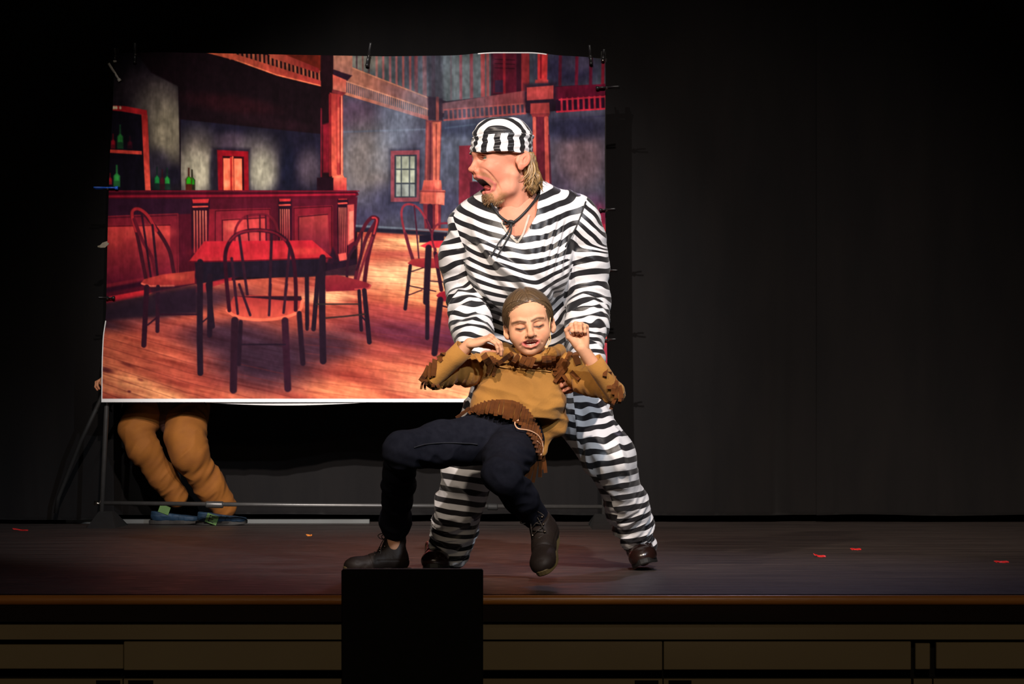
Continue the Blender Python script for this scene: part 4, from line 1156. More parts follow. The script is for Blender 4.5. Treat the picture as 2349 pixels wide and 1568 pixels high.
def boot(nm, parent, org, pos, toe, up, L, mats, roll=0, shaft=0.11, lace=True, label=None, sole_t=0.022):
    """a boot; pos = heel point on the floor side, toe = direction, up = ankle direction"""
    toe = np.asarray(toe, float); toe /= np.linalg.norm(toe)
    upv = np.asarray(up, float); z = upv - toe * (upv @ toe); z /= np.linalg.norm(z)
    y = np.cross(z, toe)
    R = np.stack([toe, y, z], 1)
    k = L / 0.28
    s = SDF()
    s.ell((.055, 0, .045), (.052, .036, .045), k=.02)
    s.cone((.06, 0, .055), (.235, 0, .030), .038, .034, k=.03, sq=((0, 1, 0), .86))
    s.ell((.225, 0, .034), (.062, .046, .036), k=.02)
    s.cone((.070, 0, .075), (.150, 0, .050), .036, .034, k=.03)
    tilt = .012
    s.cone((.055, 0, .06), (.045 + tilt, 0, .06 + shaft), .036, .043, k=.03)
    s.cone((.10, 0, .085), (.075, 0, .05 + shaft), .020, .026, k=.03)
    s.plane((0, 0, sole_t - .004), (0, 0, -1), k=.004)
    s.plane((0, 0, .055 + shaft), (.12, 0, 1), k=.006)
    s.cone((.055, 0, .055 + shaft * .72), (.055, 0, .09 + shaft), .030, .032, k=.006, op='s')
    V, F = s.mesh(.0035)
    N = vnormals(V, F)
    # seams: toe cap line, quarter line
    x, zz = V[:, 0], V[:, 2]
    V = V - N * (0.0022 * np.exp(-((x - .168 - (zz - .03) * .3) / .003) ** 2) + .0018 * np.exp(-((zz - .055) / .003) ** 2) * (x < .15))[:, None]
    V = V - N * (0.002 * np.clip(noise3(V * [60, 20, 60]), 0, 1))[:, None]
    W = lambda v: (np.asarray(v) * k) @ R.T + np.asarray(pos)
    b = mk(nm, W(V), F, mats[0], parent, org)
    if label: b['label'] = label
    # sole
    n = 40; out = []
    for i in range(n):
        t = 2 * PI * i / n
        cx = .140 + .148 * math.cos(t)
        wd = .040 + .008 * math.exp(-((cx - .215) / .05) ** 2) - .006 * math.exp(-((cx - .12) / .04) ** 2)
        out.append((cx, wd * (abs(math.sin(t)) ** .62) * (1 if math.sin(t) > 0 else -1)))
    prof = [(0.985, .0), (1.0, .004), (1.0, sole_t - .003), (.97, sole_t)]
    VV = [((o[0] - .14) * f + .14, o[1] * f, h_ + (.010 * max(0, (o[0] - .2) / .09) ** 2)) for f, h_ in prof for o in out]
    FF = [(j * n + i, j * n + (i + 1) % n, (j + 1) * n + (i + 1) % n, (j + 1) * n + i) for j in range(3) for i in range(n)]
    FF += [tuple(range(n - 1, -1, -1)), tuple(range(3 * n, 4 * n))]
    so = mk('sole', W(VV), FF, mats[1], b, org, smooth=False)
    if lace:
        m = MB()
        for i in range(5):
            f = i / 4
            c = np.array([.158 - .085 * f, 0, .078 + .075 * f])
            for sg in (-1, 1):
                a = c + [-.004, sg * .022, -.004]; d = c + [-.020, -sg * .022, .008]
                m.tube([W(a), W((a + d) / 2 + [.008, 0, .010]), W(d)], .0022 * k, 6)
                MB().tube([W(a + [-.002, sg * .001, 0]), W(a + [.004, sg * .003, .005])], .0042 * k, 8).build('eyelet', mats[3], b, org, smooth=True)
        top = np.array([.075, 0, .158])
        for sg in (-1, 1):
            m.tube([W(v) for v in spline([top, top + [.03, sg * .02, .012], top + [.055, sg * .045, .0], top + [.04, sg * .03, -.015], top + [.01, 0, 0]], 5)], .0020 * k, 6)
            m.tube([W(v) for v in spline([top, top + [.03, sg * .012, -.01], top + [.05, sg * .022, -.045], top + [.06, sg * .03, -.085]], 5)], .0020 * k, 6)
        m.build('lace', mats[2], b, org, smooth=True)
    return b

# ================================================================== the man in stripes
YM = 9.55
RM = thing('person', 'long-haired person in striped prison costume, mouth wide open, holding up the child in tan', 'person', (0.05, 9.72, 0.0))
OM = RM.location.copy()

# ---- head, in px of the photo: x right, y depth, z up, origin (1150,370)
YH = 9.35; HS = YH / FPX
def h_(px, py, d): return (px - 1150.0, d, 370.0 - py)
def sym(fn):
    for sg in (-1, 1): fn(sg)
H = SDF()
H.ell(h_(1158, 338, 0), (62, 50, 62), k=10)
H.ell(h_(1121, 350, 0), (35, 40, 38), k=14)                  # forehead
H.ell(h_(1130, 395, 0), (40, 40, 46), k=14)                  # mid face
sym(lambda g: H.ell(h_(1114, 389, g * 27), (15, 14, 13), k=14))     # cheekbone
sym(lambda g: H.cone(h_(1166, 405, g * 34), h_(1160, 434, g * 30), 15, 12, k=20))
sym(lambda g: H.cone(h_(1160, 434, g * 30), h_(1128, 455, g * 13), 12, 12.5, k=18))     # jaw
H.ell(h_(1126, 456, 0), (13, 17, 12), k=10)                   # chin
H.cone(h_(1170, 425, 0), h_(1140, 450, 0), 34, 22, k=14)
H.cone(h_(1092, 354, 0), h_(1100, 353, 27), 7.5, 6.5, k=9); H.cone(h_(1092, 354, 0), h_(1100, 353, -27), 7.5, 6.5, k=9)   # brow
sym(lambda g: H.ell(h_(1099, 366, g * 20), (13, 10, 8.5), k=7, op='s'))    # sockets
sym(lambda g: H.ell(h_(1112, 366, g * 21), (10.5, 10.5, 9.5), k=2.5))     # eyeball with lids
sym(lambda g: H.cone(h_(1100, 360.5, g * 15), h_(1108, 362.5, g * 30), 3.4, 2.6, k=3))       # upper lid
sym(lambda g: H.cone(h_(1103, 371.5, g * 15), h_(1109, 370, g * 29), 2.6, 2.2, k=3))       # lower lid
H.cone(h_(1096, 360, 0), h_(1081, 389, 0), 5.5, 5.2, k=7)       # nose
H.ell(h_(1080, 391, 0), (7, 7, 6), k=4); H.cone(h_(1082, 392, 0), h_(1094, 399, 0), 5, 5.5, k=4)
sym(lambda g: H.ell(h_(1091, 395, g * 9.5), (8.5, 5.2, 6.0), k=3))
sym(lambda g: H.ell(h_(1088, 400.5, g * 5.5), (4, 2.3, 2.6), k=2, op='s'))
H.cone(h_(1096, 404, -8), h_(1096, 404, 8), 7, 7, k=8)        # upper lip base
H.ell(h_(1098, 428, 0), (27, 31, 15), k=3, op='s', R=rotm('Y', 32))
H.ell(h_(1112, 428, 0), (18, 21, 12), k=4, op='s', R=rotm('Y', 32))   # the open mouth
H.chain([h_(1090, 407, 0), h_(1094, 408, -11), h_(1109, 413, -23), h_(1123, 422, -29)], [3.8, 3.6, 3.2, 3.0], k=4)
H.chain([h_(1090, 407, 0), h_(1094, 408, 11), h_(1109, 413, 23), h_(1123, 422, 29)], [3.8, 3.6, 3.2, 3.0], k=4)
H.chain([h_(1111, 444, 0), h_(1114, 443, -12), h_(1124, 436, -23), h_(1125, 424, -29)], [4.8, 4.6, 3.6, 3.0], k=4)
H.chain([h_(1111, 444, 0), h_(1114, 443, 12), h_(1124, 436, 23), h_(1125, 424, 29)], [4.8, 4.6, 3.6, 3.0], k=4)
H.ell(h_(1122, 434, 0), (13, 14, 7), k=3, R=rotm('Y', 25))    # tongue
# ear
for g in (-1, 1):
    Re = rotm('Y', 18) @ rotm('Z', g * 16); 
    H.ell(h_(1185, 368, g * 51), (16.5, 4.5, 20.5), k=3, R=Re)
    H.ell(h_(1180, 386, g * 49.5), (8, 4, 8), k=4)
    H.ell(h_(1184, 366, g * 55.5), (9.5, 5, 14.5), k=2.5, op='s', R=Re)
    H.cone(h_(1189, 360, g * 52), h_(1181, 368, g * 52), 2.2, 2.2, k=2.5)
    H.cone(h_(1181, 368, g * 52), h_(1181, 380, g * 52), 2.2, 3.2, k=2.5)
    H.ell(h_(1171, 373, g * 49), (4, 4, 6), k=4)
# neck
H.cone(h_(1180, 420, 4), h_(1194, 500, 16), 37, 40, k=16)
H.cone(h_(1188, 420, -22), h_(1180, 505, -18), 9, 8, k=10)
Vh, Fh = H.mesh(1.45)
Vh = smooth(Vh, Fh, 1, .4)
Nh = vnormals(Vh, Fh)
pxs, pys, dds = Vh[:, 0] + 1150, 370 - Vh[:, 2], Vh[:, 1]
def crease(pts, wd, dep, dr):
    global Vh
    d, pos = seg2(pxs, pys, pts)
    m = np.exp(-(d / wd) ** 2) * np.sin(PI * np.clip(pos * .9 + .07, 0, 1)) * (np.abs(dds) > dr[0]) * (np.abs(dds) < dr[1])
    Vh = Vh - Nh * (dep * m)[:, None]
crease([(1094, 388), (1104, 397), (1118, 410), (1131, 424), (1138, 441)], 2.2, 2.6, (6, 60))      # nasolabial
crease([(1096, 355), (1093, 361)], 2, 1.5, (4, 20))
crease([(1110, 375), (1120, 379), (1130, 376)], 2.5, 1.0, (10, 60))
crease([(1148, 400), (1152, 425), (1150, 445)], 6, 1.6, (20, 60))
ch = np.tile(SK_M, (len(Vh), 1)).astype(float)
def tint(pts, rad, mul, dr=(0, 99), a=1.0):
    d, _ = seg2(pxs, pys, pts)
    m = np.clip(1.4 - d / rad, 0, 1) * a * (np.abs(dds) >= dr[0]) * (np.abs(dds) <= dr[1])
    m = np.clip(m, 0, 1)[:, None]
    ch[:] = ch * (1 - m) + np.asarray(mul) * (m if True else 1)
tint([(1078, 390), (1086, 398)], 9, SK_M * [1.02, .70, .66], a=.7)
tint([(1112, 385), (1135, 400)], 17, SK_M * [1.05, .80, .78], a=.6)
tint([(1190, 350), (1200, 370), (1188, 388)], 14, SK_M * [1.05, .70, .66], (46, 99), a=.6)
tint([(1092, 356), (1112, 354)], 3.0, (0.20, 0.10, 0.05), (9, 60), .9)                     # eyebrow
eye = np.linalg.norm((Vh - np.array(h_(1107, 366.2, 0))) * [1, 0, 2.1], axis=1)
m_ = (eye < 7.2) & (np.abs(dds) > 12) & (np.abs(dds) < 31)
ch[m_] = (0.55, 0.50, 0.42)
m_ = (np.hypot(pxs - 1103.0, (pys - 366) * 1.1) < 2.2) & (np.abs(dds) > 12) & (np.abs(dds) < 31); ch[m_] = (0.05, 0.06, 0.04)
tint([(1100, 362), (1106, 361.5), (1115, 364)], 1.6, (0.12, 0.06, 0.04), (14, 34), .7)
# beard and moustache stubble
fz = noise3(Vh * .55) * .5 + .5
def beard(pts, rad, a, dr=(0, 99)):
    d, _ = seg2(pxs, pys, pts)
    m = np.clip(1.5 - d / rad, 0, 1) * a * (.55 + .6 * fz) * (np.abs(dds) <= dr[1])
    m = np.clip(m, 0, 1)[:, None]
    ch[:] = ch * (1 - m) + np.array([.30, .155, .062]) * m
beard([(1116, 453), (1122, 464), (1134, 466), (1142, 455)], 10, .85)
beard([(1092, 401), (1104, 405), (1118, 414)], 3.6, .55)
beard([(1122, 418), (1131, 430), (1136, 446)], 4.5, .45)
# lips, mouth cavity
for q_ in ([(1089, 408.5), (1096, 410), (1110, 415), (1123, 423)], [(1108, 444), (1114, 443), (1124, 436), (1125, 425)]):
    tint(q_, 3.4, (0.55, 0.15, 0.13), (0, 33), .8)
ml = np.minimum(np.linalg.norm((Vh - np.array(h_(1098, 428, 0))) @ rotm('Y', 32) / [27, 31, 15], axis=1), np.linalg.norm((Vh - np.array(h_(1112, 428, 0))) @ rotm('Y', 32) / [18, 21, 12], axis=1))
inm = (ml < 1.07) & (pxs > 1099) & (np.abs(dds) < 26) & (pys > 413) & (pys < 440)
ch[inm] = (0.10, 0.012, 0.012)
tg = np.linalg.norm((Vh - np.array(h_(1122, 434, 0))) @ rotm('Y', 25) / [13, 14, 7], axis=1)
ch[(tg < 1.1) & (pxs > 1106) & (pys > 422) & (np.abs(dds) < 17)] = (0.45, 0.09, 0.08)
YAW = 20
Ry = rotm('Z', YAW)
PH = P(1150, 370, YH)
def HW(V):
    V = np.array(V, dtype=float)
    V[:, 0] = np.where(V[:, 0] < 0, V[:, 0] * 1.045, V[:, 0])
    return (V @ Ry.T) * HS + PH
parts = [(HW(Vh), Fh, ch)]
# ---- the rest of the body inside the costume
B = SDF()
nb = P(1192, 492, 9.42)
B.cone(P(1192, 530, 9.44), P(1195, 640, 9.60), .135, .135, k=.08, sq=((0, 1, 0), 1.5))
B.cone(P(1195, 640, 9.62), P(1208, 850, 9.76), .145, .150, k=.08, sq=((0, 1, 0), 1.3))
B.cone(P(1192, 470, 9.40), nb, .055, .06, k=.05)
shl, shr = P(1078, 512, 9.45), P(1338, 505, 9.45)
B.cone(nb, shl, .035, .035, k=.05); B.cone(nb, shr, .035, .035, k=.05)
ell_, elr = P(1060, 668, 9.50), P(1350, 690, 9.50)
wl, wr = P(1102, 820, 9.18), P(1339, 840, 9.18)
B.chain([shl, ell_, wl], [.040, .030, .024], k=.02); B.chain([shr, elr, wr], [.040, .030, .024], k=.02)
hpl, hpr = P(1165, 880, 9.74), P(1255, 880, 9.74)
knl, knr = P(1080, 1062, 9.46), P(1388, 1040, 9.50)
akl, akr = P(1015, 1262, 9.66), P(1470, 1245, 9.74)
B.chain([hpl, knl, akl], [.075, .046, .034], k=.03); B.chain([hpr, knr, akr], [.075, .046, .034], k=.03)
B.cone(akl, P(1010, 1280, 9.70), .034, .030, k=.02); B.cone(akr, P(1475, 1278, 9.78), .034, .030, k=.02)
# chest that shows in the neck opening
B.ell(P(1188, 520, 9.36), (.075, .045, .085), k=.04)
Vb, Fb = B.mesh(.006)
parts.append((Vb, Fb, SK_M))
# hands under the child's arms
cg = ((25, 30, 20), (28, 32, 20), (30, 34, 22), (34, 36, 24))
hl = hand(wl, P(1116, 890, 8.97) - wl, (-.75, -.65, .1), mirror=-1, sc=.98, curl=cg, elbow=ell_, h=.002)
hr = hand(wr, P(1306, 905, 8.98) - wr, (.75, -.65, .1), mirror=1, sc=.98, curl=cg, elbow=elr, h=.002)
parts += [hl, hr]
mk('body', *join(parts)[:2], M_skin, RM, OM, col=join(parts)[2])

# ---- head cap
K = SDF()
K.cone(h_(1149, 372, 0), h_(1154, 318, 0), 66, 58, k=8, sq=((1, 0, 0), .88))
K.p[0] = K.p[0]
K.ell(h_(1156, 311, 0), (66, 55, 27), k=12, R=rotm('Y', 5))
K.ell(h_(1155, 210, 0), (110, 95, 63), k=12, op='s')
K.plane(h_(1150, 354, 0), (-.01, 0, -1), k=3)
K.p = [q if q[0] != 'c' else q for q in K.p]
Vk, Fk = K.mesh(1.7)
x, y, z = Vk[:, 0] - 3, Vk[:, 1], Vk[:, 2]
ang = np.arctan2(y, x * .86)
seam = 55 + 5 * np.sin(ang * 1.0 + 2.6)                      # height of the band seam
band = z < seam
Nk = vnormals(Vk, Fk)
pl = np.sin((z + 8 * np.sin(ang * 2 + 1)) * .42 + 2.2 * noise3(Vk * .03)) * 1.5 * band + 2.2 * np.exp(-((z - seam + 2) / 3) ** 2) - 2.0 * np.exp(-((z - seam - 3) / 2.5) ** 2)
pl += noise3(Vk * [.05, .05, .11]) * 2.0
Vk2 = Vk + Nk * pl[:, None]
per = 0.0395 / HS
st_b = ang * 62 + per * .15 + 1.2 * np.sin(z * .3)
st_c = y * .95 + 0.42 * x + .15 * (z - 60) + per * .72
Vk2[:, 0] *= 1.0
mk('prison_cap', HW(Vk2), Fk, M_stripe, RM, OM, stripe=st_b * HS, stripe_b=st_c * HS, zone=z - seam)

# ---- hair falling from under the cap
rr = np.random.RandomState(11)
HB = SDF()
HB.cone(h_(1208, 364, -22), h_(1222, 408, -26), 17, 15, k=12); HB.cone(h_(1222, 408, -26), h_(1214, 440, -30), 14, 8, k=10)
HB.cone(h_(1212, 366, 10), h_(1234, 412, 6), 20, 18, k=12); HB.cone(h_(1204, 395, -34), h_(1204, 432, -36), 11, 7, k=10); HB.cone(h_(1210, 364, 30), h_(1224, 410, 30), 16, 12, k=12)
HB.cone(h_(1234, 412, 6), h_(1240, 424, 6), 14, 10, k=10)
Vr, Fr = HB.mesh(2.0)
Nr = vnormals(Vr, Fr)
Vr = Vr + Nr * (noise3(Vr * [.28, .28, .045]) * 2.6)[:, None]
flw = Vr * [.5, .5, .03]
mk('hair', HW(Vr), Fr, M_hair_m, RM, OM, uvw=flw)
hairo = C.objects['hair'] if 'hair' in C.objects else None
m = MB(); fl = []
NT = 16
for i in range(115):
    d0 = -46 + 84 * rr.rand() ** 1.5
    x0 = 1192 + 30 * math.sqrt(max(0.05, 1 - (d0 / 54) ** 2)) + rr.uniform(-9, 1)
    L_ = rr.uniform(70, 98)
    out = (x0 - 1196) * .35 + rr.uniform(-6, 24)
    if d0 < -30: L_ *= .96; out = rr.uniform(-16, 14)
    cw = rr.uniform(2, 6); ph = rr.uniform(0, 6); flip = rr.choice((-1, 1)) * rr.uniform(3, 12); ln = []
    for t in np.linspace(0, 1, NT):
        xx = x0 + out * t ** 1.3 + cw * t * math.sin(ph + t * 6.5) + flip * max(0, t - .7) ** 1.5 * 6
        yy_ = 351 + L_ * (t - .35 * max(0, t - .8) ** 1.2)
        ln.append(h_(xx, yy_, d0 * (1 + .10 * t) + cw * .8 * t * math.cos(ph + t * 6.5)))
    ln = [tuple(HW(np.array([q]))[0]) for q in ln]
    w0 = rr.uniform(2.0, 4.0) * HS
    m.tube(ln, [w0 * (.75 + .35 * math.sin(PI * t)) * (1 - .7 * t ** 4) for t in np.linspace(0, 1, NT)], 8, flat=.45)
    c_ = rr.rand() * 40
    for k in range(NT):
        for j in range(8): fl.append((c_ + .9 * math.cos(j * PI / 4), .10 * k + c_, i * 3.3 + .9 * math.sin(j * PI / 4)))
lk = mk('hair_locks', m.v, m.f, M_hair_m, None, None, uvw=fl)
lk.data.transform(Matrix.Translation(-OM)); lk.parent = RM
# goatee hairs
m = MB()
cand = np.where((np.minimum(seg2(pxs, pys, [(1116, 453), (1122, 464), (1134, 466), (1142, 455)])[0], 99) < 9) & (np.abs(dds) < 26))[0]
for i in rr.choice(cand, min(420, len(cand)), replace=False):
    b0 = Vh[i]; n_ = Nh[i] * 2.2 + np.array([-1.0, 0, -3.2]) + rr.uniform(-1, 1, 3)
    q = HW(np.array([b0 - Nh[i] * .5, b0 + n_ * .5, b0 + n_ + [0, 0, -1.2]]))
    m.tube(list(q), [.55 * HS, .45 * HS, .12 * HS], 4, cap=False)
M_beard = newmat('beard_hair', (0.30, 0.17, 0.07), rough=0.5, nscale=80, col2=(0.16, 0.08, 0.03))
m.build('beard', M_beard, RM, OM, smooth=True)

# ---- striped shirt
uof = lambda V: CX + V[:, 0] * FPX / 9.45              # design columns and rows on the plane of the figure
vof = lambda V: HY - (V[:, 2] - CAMZ) * FPX / 9.45
T_ = SDF()
flat = ((0, 1, 0), 1.55)
T_.cone(P(1188, 520, 9.42), P(1196, 640, 9.56), .175, .170, k=.08, zone=0, sq=flat)
T_.cone(P(1196, 640, 9.56), P(1212, 880, 9.74), .165, .175, k=.08, zone=0, sq=((0, 1, 0), 1.35))
T_.ell(P(1190, 600, 9.40), (.17, .10, .16), k=.08, zone=0)
T_.cone(P(1192, 472, 9.45), P(1092, 500, 9.46), .055, .062, k=.06, zone=0); T_.cone(P(1200, 466, 9.45), P(1320, 488, 9.46), .060, .064, k=.06, zone=0)
sl = [P(1078, 516, 9.46), P(1062, 590, 9.49), P(1066, 668, 9.50), P(1084, 758, 9.315), P(1100, 806, 9.215)]
sr = [P(1334, 512, 9.46), P(1345, 590, 9.49), P(1349, 690, 9.50), P(1345, 780, 9.32), P(1342, 826, 9.22)]
T_.chain(sl, [.070, .068, .063, .060, .054], k=.03, zone=1)
T_.chain(sr, [.068, .066, .062, .060, .056], k=.03, zone=2)
T_.cone(P(1182, 470, 9.32), P(1186, 512, 9.30), .058, .042, k=.010, op='s'); T_.cone(P(1186, 512, 9.30), P(1187, 550, 9.27), .040, .008, k=.006, op='s')
T_.cone(P(1190, 420, 9.37), P(1188, 478, 9.34), .070, .060, k=.014, op='s')
Vs, Fs = T_.mesh(.0048)
Vs = smooth(Vs, Fs, 1, .4)
zn = T_.zones(Vs)
Ns = vnormals(Vs, Fs)
u, v = uof(Vs), vof(Vs)
def axial(V, pts):                                # arc length along a bent limb, blended at the joints
    num = np.zeros(len(V)); den = np.zeros(len(V)); L0 = 0
    n = len(pts) - 1
    for i in range(n):
        a, b = pts[i], pts[i + 1]
        d = b - a; L = np.linalg.norm(d); t = (V - a) @ d / (L * L)
        tc = np.clip(t, -.5 if i == 0 else 0, 1.5 if i == n - 1 else 1)
        e = np.linalg.norm(V - a - tc[:, None] * d, axis=1)
        w = 1 / (e ** 8 + 1e-14)
        num += w * (L0 + np.clip(t, -1 if i == 0 else -.35, 2 if i == n - 1 else 1.35) * L); den += w
        L0 += L
    return num / den
# torso folds: drag lines fall from the left shoulder to the right hip, and hang from the right armpit
def ft(V):
    a = (u - 1190) / 100; b = (v - 560) / 100
    dirx = a * .80 - b * .62
    return np.stack([(a * .62 + b * .80) * .55, dirx * 2.1 + 3, V[:, 1] * 3], -1)
qf = ft(Vs)
ridge = 1 - np.abs(fbm(qf, 2)) * 1.7
low = np.clip((v - 540) / 120, 0.25, 1)
disp = .017 * low * ridge + .008 * fbm(qf * .6 + 9, 2)
gath = np.exp(-(((u - 1292) / 42) ** 2 + ((v - 575) / 60) ** 2))
disp += gath * .006 * np.sin((u - 1292) * .35 + (v - 575) * .08)
# one strong diagonal fold from (1110,560) to (1260,690)
d_, p_ = seg2(u, v, [(1095, 545), (1150, 610), (1200, 650), (1262, 690)])
disp += .018 * np.exp(-(d_ / 11) ** 2) * np.sin(PI * np.clip(p_ + .1, 0, 1)) - .012 * np.exp(-((d_ - 20) / 10) ** 2) * (v > 560)
# sleeves
sa = {1: axial(Vs, sl), 2: axial(Vs, sr)}
for z_, cen in ((1, (1066, 668)), (2, (1350, 690))):
    s_ = sa[z_]
    q = np.stack([s_ * 16, Vs[:, 0] * 7 + Vs[:, 2] * 5, Vs[:, 1] * 7 + z_ * 5], -1)
    fd = .013 * (1 - np.abs(fbm(q, 2)) * 1.8) + .008 * fbm(q * .5, 2)
    bunch = np.exp(-((s_ - s_.max() * .62) / .09) ** 2)
    fd = fd * (.7 + .35 * bunch)
    disp = np.where(zn == z_, fd, disp)
zd = T_.zdist(Vs, (0,)) - T_.zdist(Vs, (1, 2))
near = np.clip(np.abs(zd) / .035, .15, 1)
disp *= near
Vs2 = Vs + Ns * disp[:, None]
uc = 1188 + np.clip((v - 500) / 200, 0, 1) * 45
side = u - uc
ab = np.sqrt(side ** 2 + 400) - 20
slope = np.where(side < 0, .10 + .22 * np.clip((v - 560) / 130, 0, 1), .10 + .72 * np.clip((v - 590) / 90, 0, 1) * np.clip((780 - v) / 60, 0.25, 1))
st = (v + slope * ab * np.where(side < 0, .9, 1.0)) * 9.45 / FPX
st = st + .6 * disp + .004 * fbm(qf * 1.3, 2) + .45 * (Vs[:, 1] - 9.40)
shoulder = np.clip((505 - v) / 40, 0, 1)
st_l = sa[1] + .010 + .25 * (Vs[:, 1] - 9.5) * 0
# right sleeve head is cut on a slant
sl_r = sa[2] + np.clip((610 - v) / 100, 0, 1) * ((1350 - u) * 1.1) * 9.45 / FPX
w_ = .006 * noise3(Vs * 22)
slr = np.interp(v, [440, 560, 584, 700, 760], [-1.15, -.85, .14, .10, .22])
sll = np.interp(v, [440, 540, 640, 700, 760], [-.35, .30, .26, .10, -.25])
jag = .010 * (1 - np.abs(fbm(np.stack([u * .012, v * .022 + u * .01, Vs[:, 1] * 3], -1), 2)) * 1.9) * np.clip((v - 600) / 60, .25, 1)
kk = 9.45 / FPX
stb = np.where(u < 1200, (v + sll * (u - 1070)) * kk, (v + slr * (u - 1332)) * kk) + .45 * disp + w_ + .7 * jag + .45 * np.clip((v - 610) / 50, 0, 1) * (9.43 - Vs[:, 1])
ex_r = u - np.interp(v, [455, 490, 520, 545, 575, 600], [1346, 1334, 1322, 1310, 1298, 1300])
ex_l = np.interp(v, [470, 500, 560, 610, 660], [1048, 1042, 1062, 1084, 1105]) - u
zd = np.where(v < 598, np.where(u > 1200, ex_r, ex_l) * .0015, zd)
mk('striped_shirt', Vs2, Fs, M_stripe, RM, OM, stripe=st, stripe_b=stb, zone=zd)
shirt = [o for o in C.objects if o.name.startswith('striped_shirt')][0]
# armhole piping, neck binding, lacing
onf = lambda px, py, Y: P(px, py, Y)
def surf(px, py, off=.004, Vv=None):            # nearest shirt surface point facing the camera at a photo position
    Vv = Vs2 if Vv is None else Vv
    qx = CX + Vv[:, 0] * FPX / Vv[:, 1]; qy = HY - (Vv[:, 2] - CAMZ) * FPX / Vv[:, 1]
    m = np.hypot(qx - px, qy - py) < 7
    if not m.any(): return P(px, py, 9.3)
    i = np.where(m)[0][np.argmin(Vv[m][:, 1])]
    return P(px, py, Vv[i, 1] - off)
def on(pts, off=.003, n=5): return spline([surf(x, y, off) for x, y in pts], n)
MB().tube(on([(1344, 462), (1334, 490), (1322, 520), (1308, 545), (1297, 566)], .000), .0026, 8).build('armhole_piping', M_cord, shirt, OM, smooth=True)
allV = np.concatenate([Vs2, parts[0][0], Vb])
def s2(x, y, off=.004): return surf(x, y, off, allV)
nb_ = MB()
nb_.tube(spline([s2(1126, 466, .0), s2(1138, 486, .002), s2(1152, 500, .003), s2(1168, 511, .006)], 6), .0045, 8)
nb_.tube(spline([P(1243, 436, 9.40), s2(1228, 458, .003), s2(1212, 478, .003), s2(1194, 497, .004), s2(1178, 510, .006)], 6), .0045, 8)
nb_.build('neck_binding', M_cord, shirt, OM, smooth=True)
l_ = MB()
l_.tube(spline([s2(1165, 510, .007), s2(1172, 508, .012), s2(1180, 511, .008)], 4), [.0065] * 9, 8)
l_.tube(spline([s2(1168, 511, .010), s2(1160, 504, .010), s2(1155, 512, .010), s2(1164, 515, .012), s2(1171, 511, .012)], 4), .0026, 6)
l_.tube(spline([s2(1172, 512, .012), s2(1165, 532, .008), s2(1146, 554, .006), s2(1126, 588, .005)], 5), .0030, 6)
l_.tube(spline([s2(1174, 512, .012), s2(1171, 534, .008), s2(1156, 562, .006), s2(1140, 589, .005)], 5), .0030, 6)
l_.build('neck_lacing', M_cord, shirt, OM, smooth=True)
v_ = MB()
for pts in ([(1150, 508), (1160, 526), (1174, 544), (1187, 556)], [(1214, 492), (1207, 515), (1199, 538), (1187, 556)]):
    v_.strip(spline([s2(x, y, .002) for x, y in pts], 5), (1, 0, .3), .007, .0015)
v_.build('neck_facing', M_lining, shirt, OM, smooth=False)

# ---- striped trousers
Q = SDF()
Q.cone(P(1175, 862, 9.76), P(1245, 862, 9.76), .125, .125, k=.06, zone=0)
tl = [P(1158, 900, 9.72), P(1112, 985, 9.56), P(1076, 1070, 9.42), P(1052, 1165, 9.52), P(1030, 1262, 9.66)]
tr = [P(1282, 890, 9.72), P(1345, 965, 9.56), P(1396, 1048, 9.46), P(1436, 1150, 9.60), P(1468, 1240, 9.74)]
Q.chain(tl, [.110, .096, .085, .074, .054], k=.03, zone=1)
Q.chain(tr, [.100, .084, .078, .060, .050], k=.03, zone=2)
# the loose side of each leg hangs away from the calf
Q.cone(P(1096, 1085, 9.50), P(1066, 1215, 9.64), .046, .026, k=.03, zone=1); Q.cone(P(1064, 1220, 9.64), P(1044, 1276, 9.66), .026, .010, k=.02, zone=1)
Q.cone(P(1372, 1040, 9.60), P(1432, 1215, 9.72), .045, .024, k=.03, zone=2)
Q.plane(P(1020, 1284, 9.66), (-.35, -.2, -1), k=.006, zone=1)
Vt, Ft = Q.mesh(.0052)
Vt = smooth(Vt, Ft, 1, .4)
zt = Q.zones(Vt); Nt = vnormals(Vt, Ft); u, v = uof(Vt), vof(Vt)
sa = {1: axial(Vt, tl), 2: axial(Vt, tr)}
disp = np.zeros(len(Vt))
for z_ in (1, 2):
    s_ = sa[z_]
    q = np.stack([s_ * 5 + 3 * z_, Vt[:, 0] * 15 + Vt[:, 2] * 5, Vt[:, 1] * 12], -1)
    fd = .010 * (1 - np.abs(fbm(q, 2)) * 1.8)
    q2 = np.stack([s_ * 26 + Vt[:, 0] * 14, Vt[:, 0] * 8 + z_, Vt[:, 1] * 8], -1)
    bt = np.clip((s_ - s_.max() * .62) / (s_.max() * .2), 0, 1)
    fd = fd * (1 - .4 * bt) + bt * .016 * (1 - np.abs(fbm(q2, 2)) * 1.9)
    disp = np.where(zt == z_, fd, disp)
Vt2 = Vt + Nt * disp[:, None]
w_ = .004 * noise3(Vt * 12)
st_l = (v + (u - 1050) * -.14) * 9.45 / FPX                       # the left-hand leg: bands fall to the right
st_r = (v + (u - 1400) * .16) * 9.45 / FPX * .98
d_, p_ = seg2(u, v, [(1282, 900), (1312, 990), (1350, 1060), (1395, 1160), (1432, 1240)])
inner = (zt == 2) & (u < np.interp(v, [900, 1000, 1060, 1120, 1180, 1260], [1330, 1330, 1357, 1393, 1421, 1438]))
st_b = st_r + .020 - (u - 1400) * .3 * 9.45 / FPX
st = np.where(u < 1225, st_l, st_r) * 0.965 + (.45 + .7 * np.clip((v - 1130) / 60, 0, 1)) * disp + w_ * .6
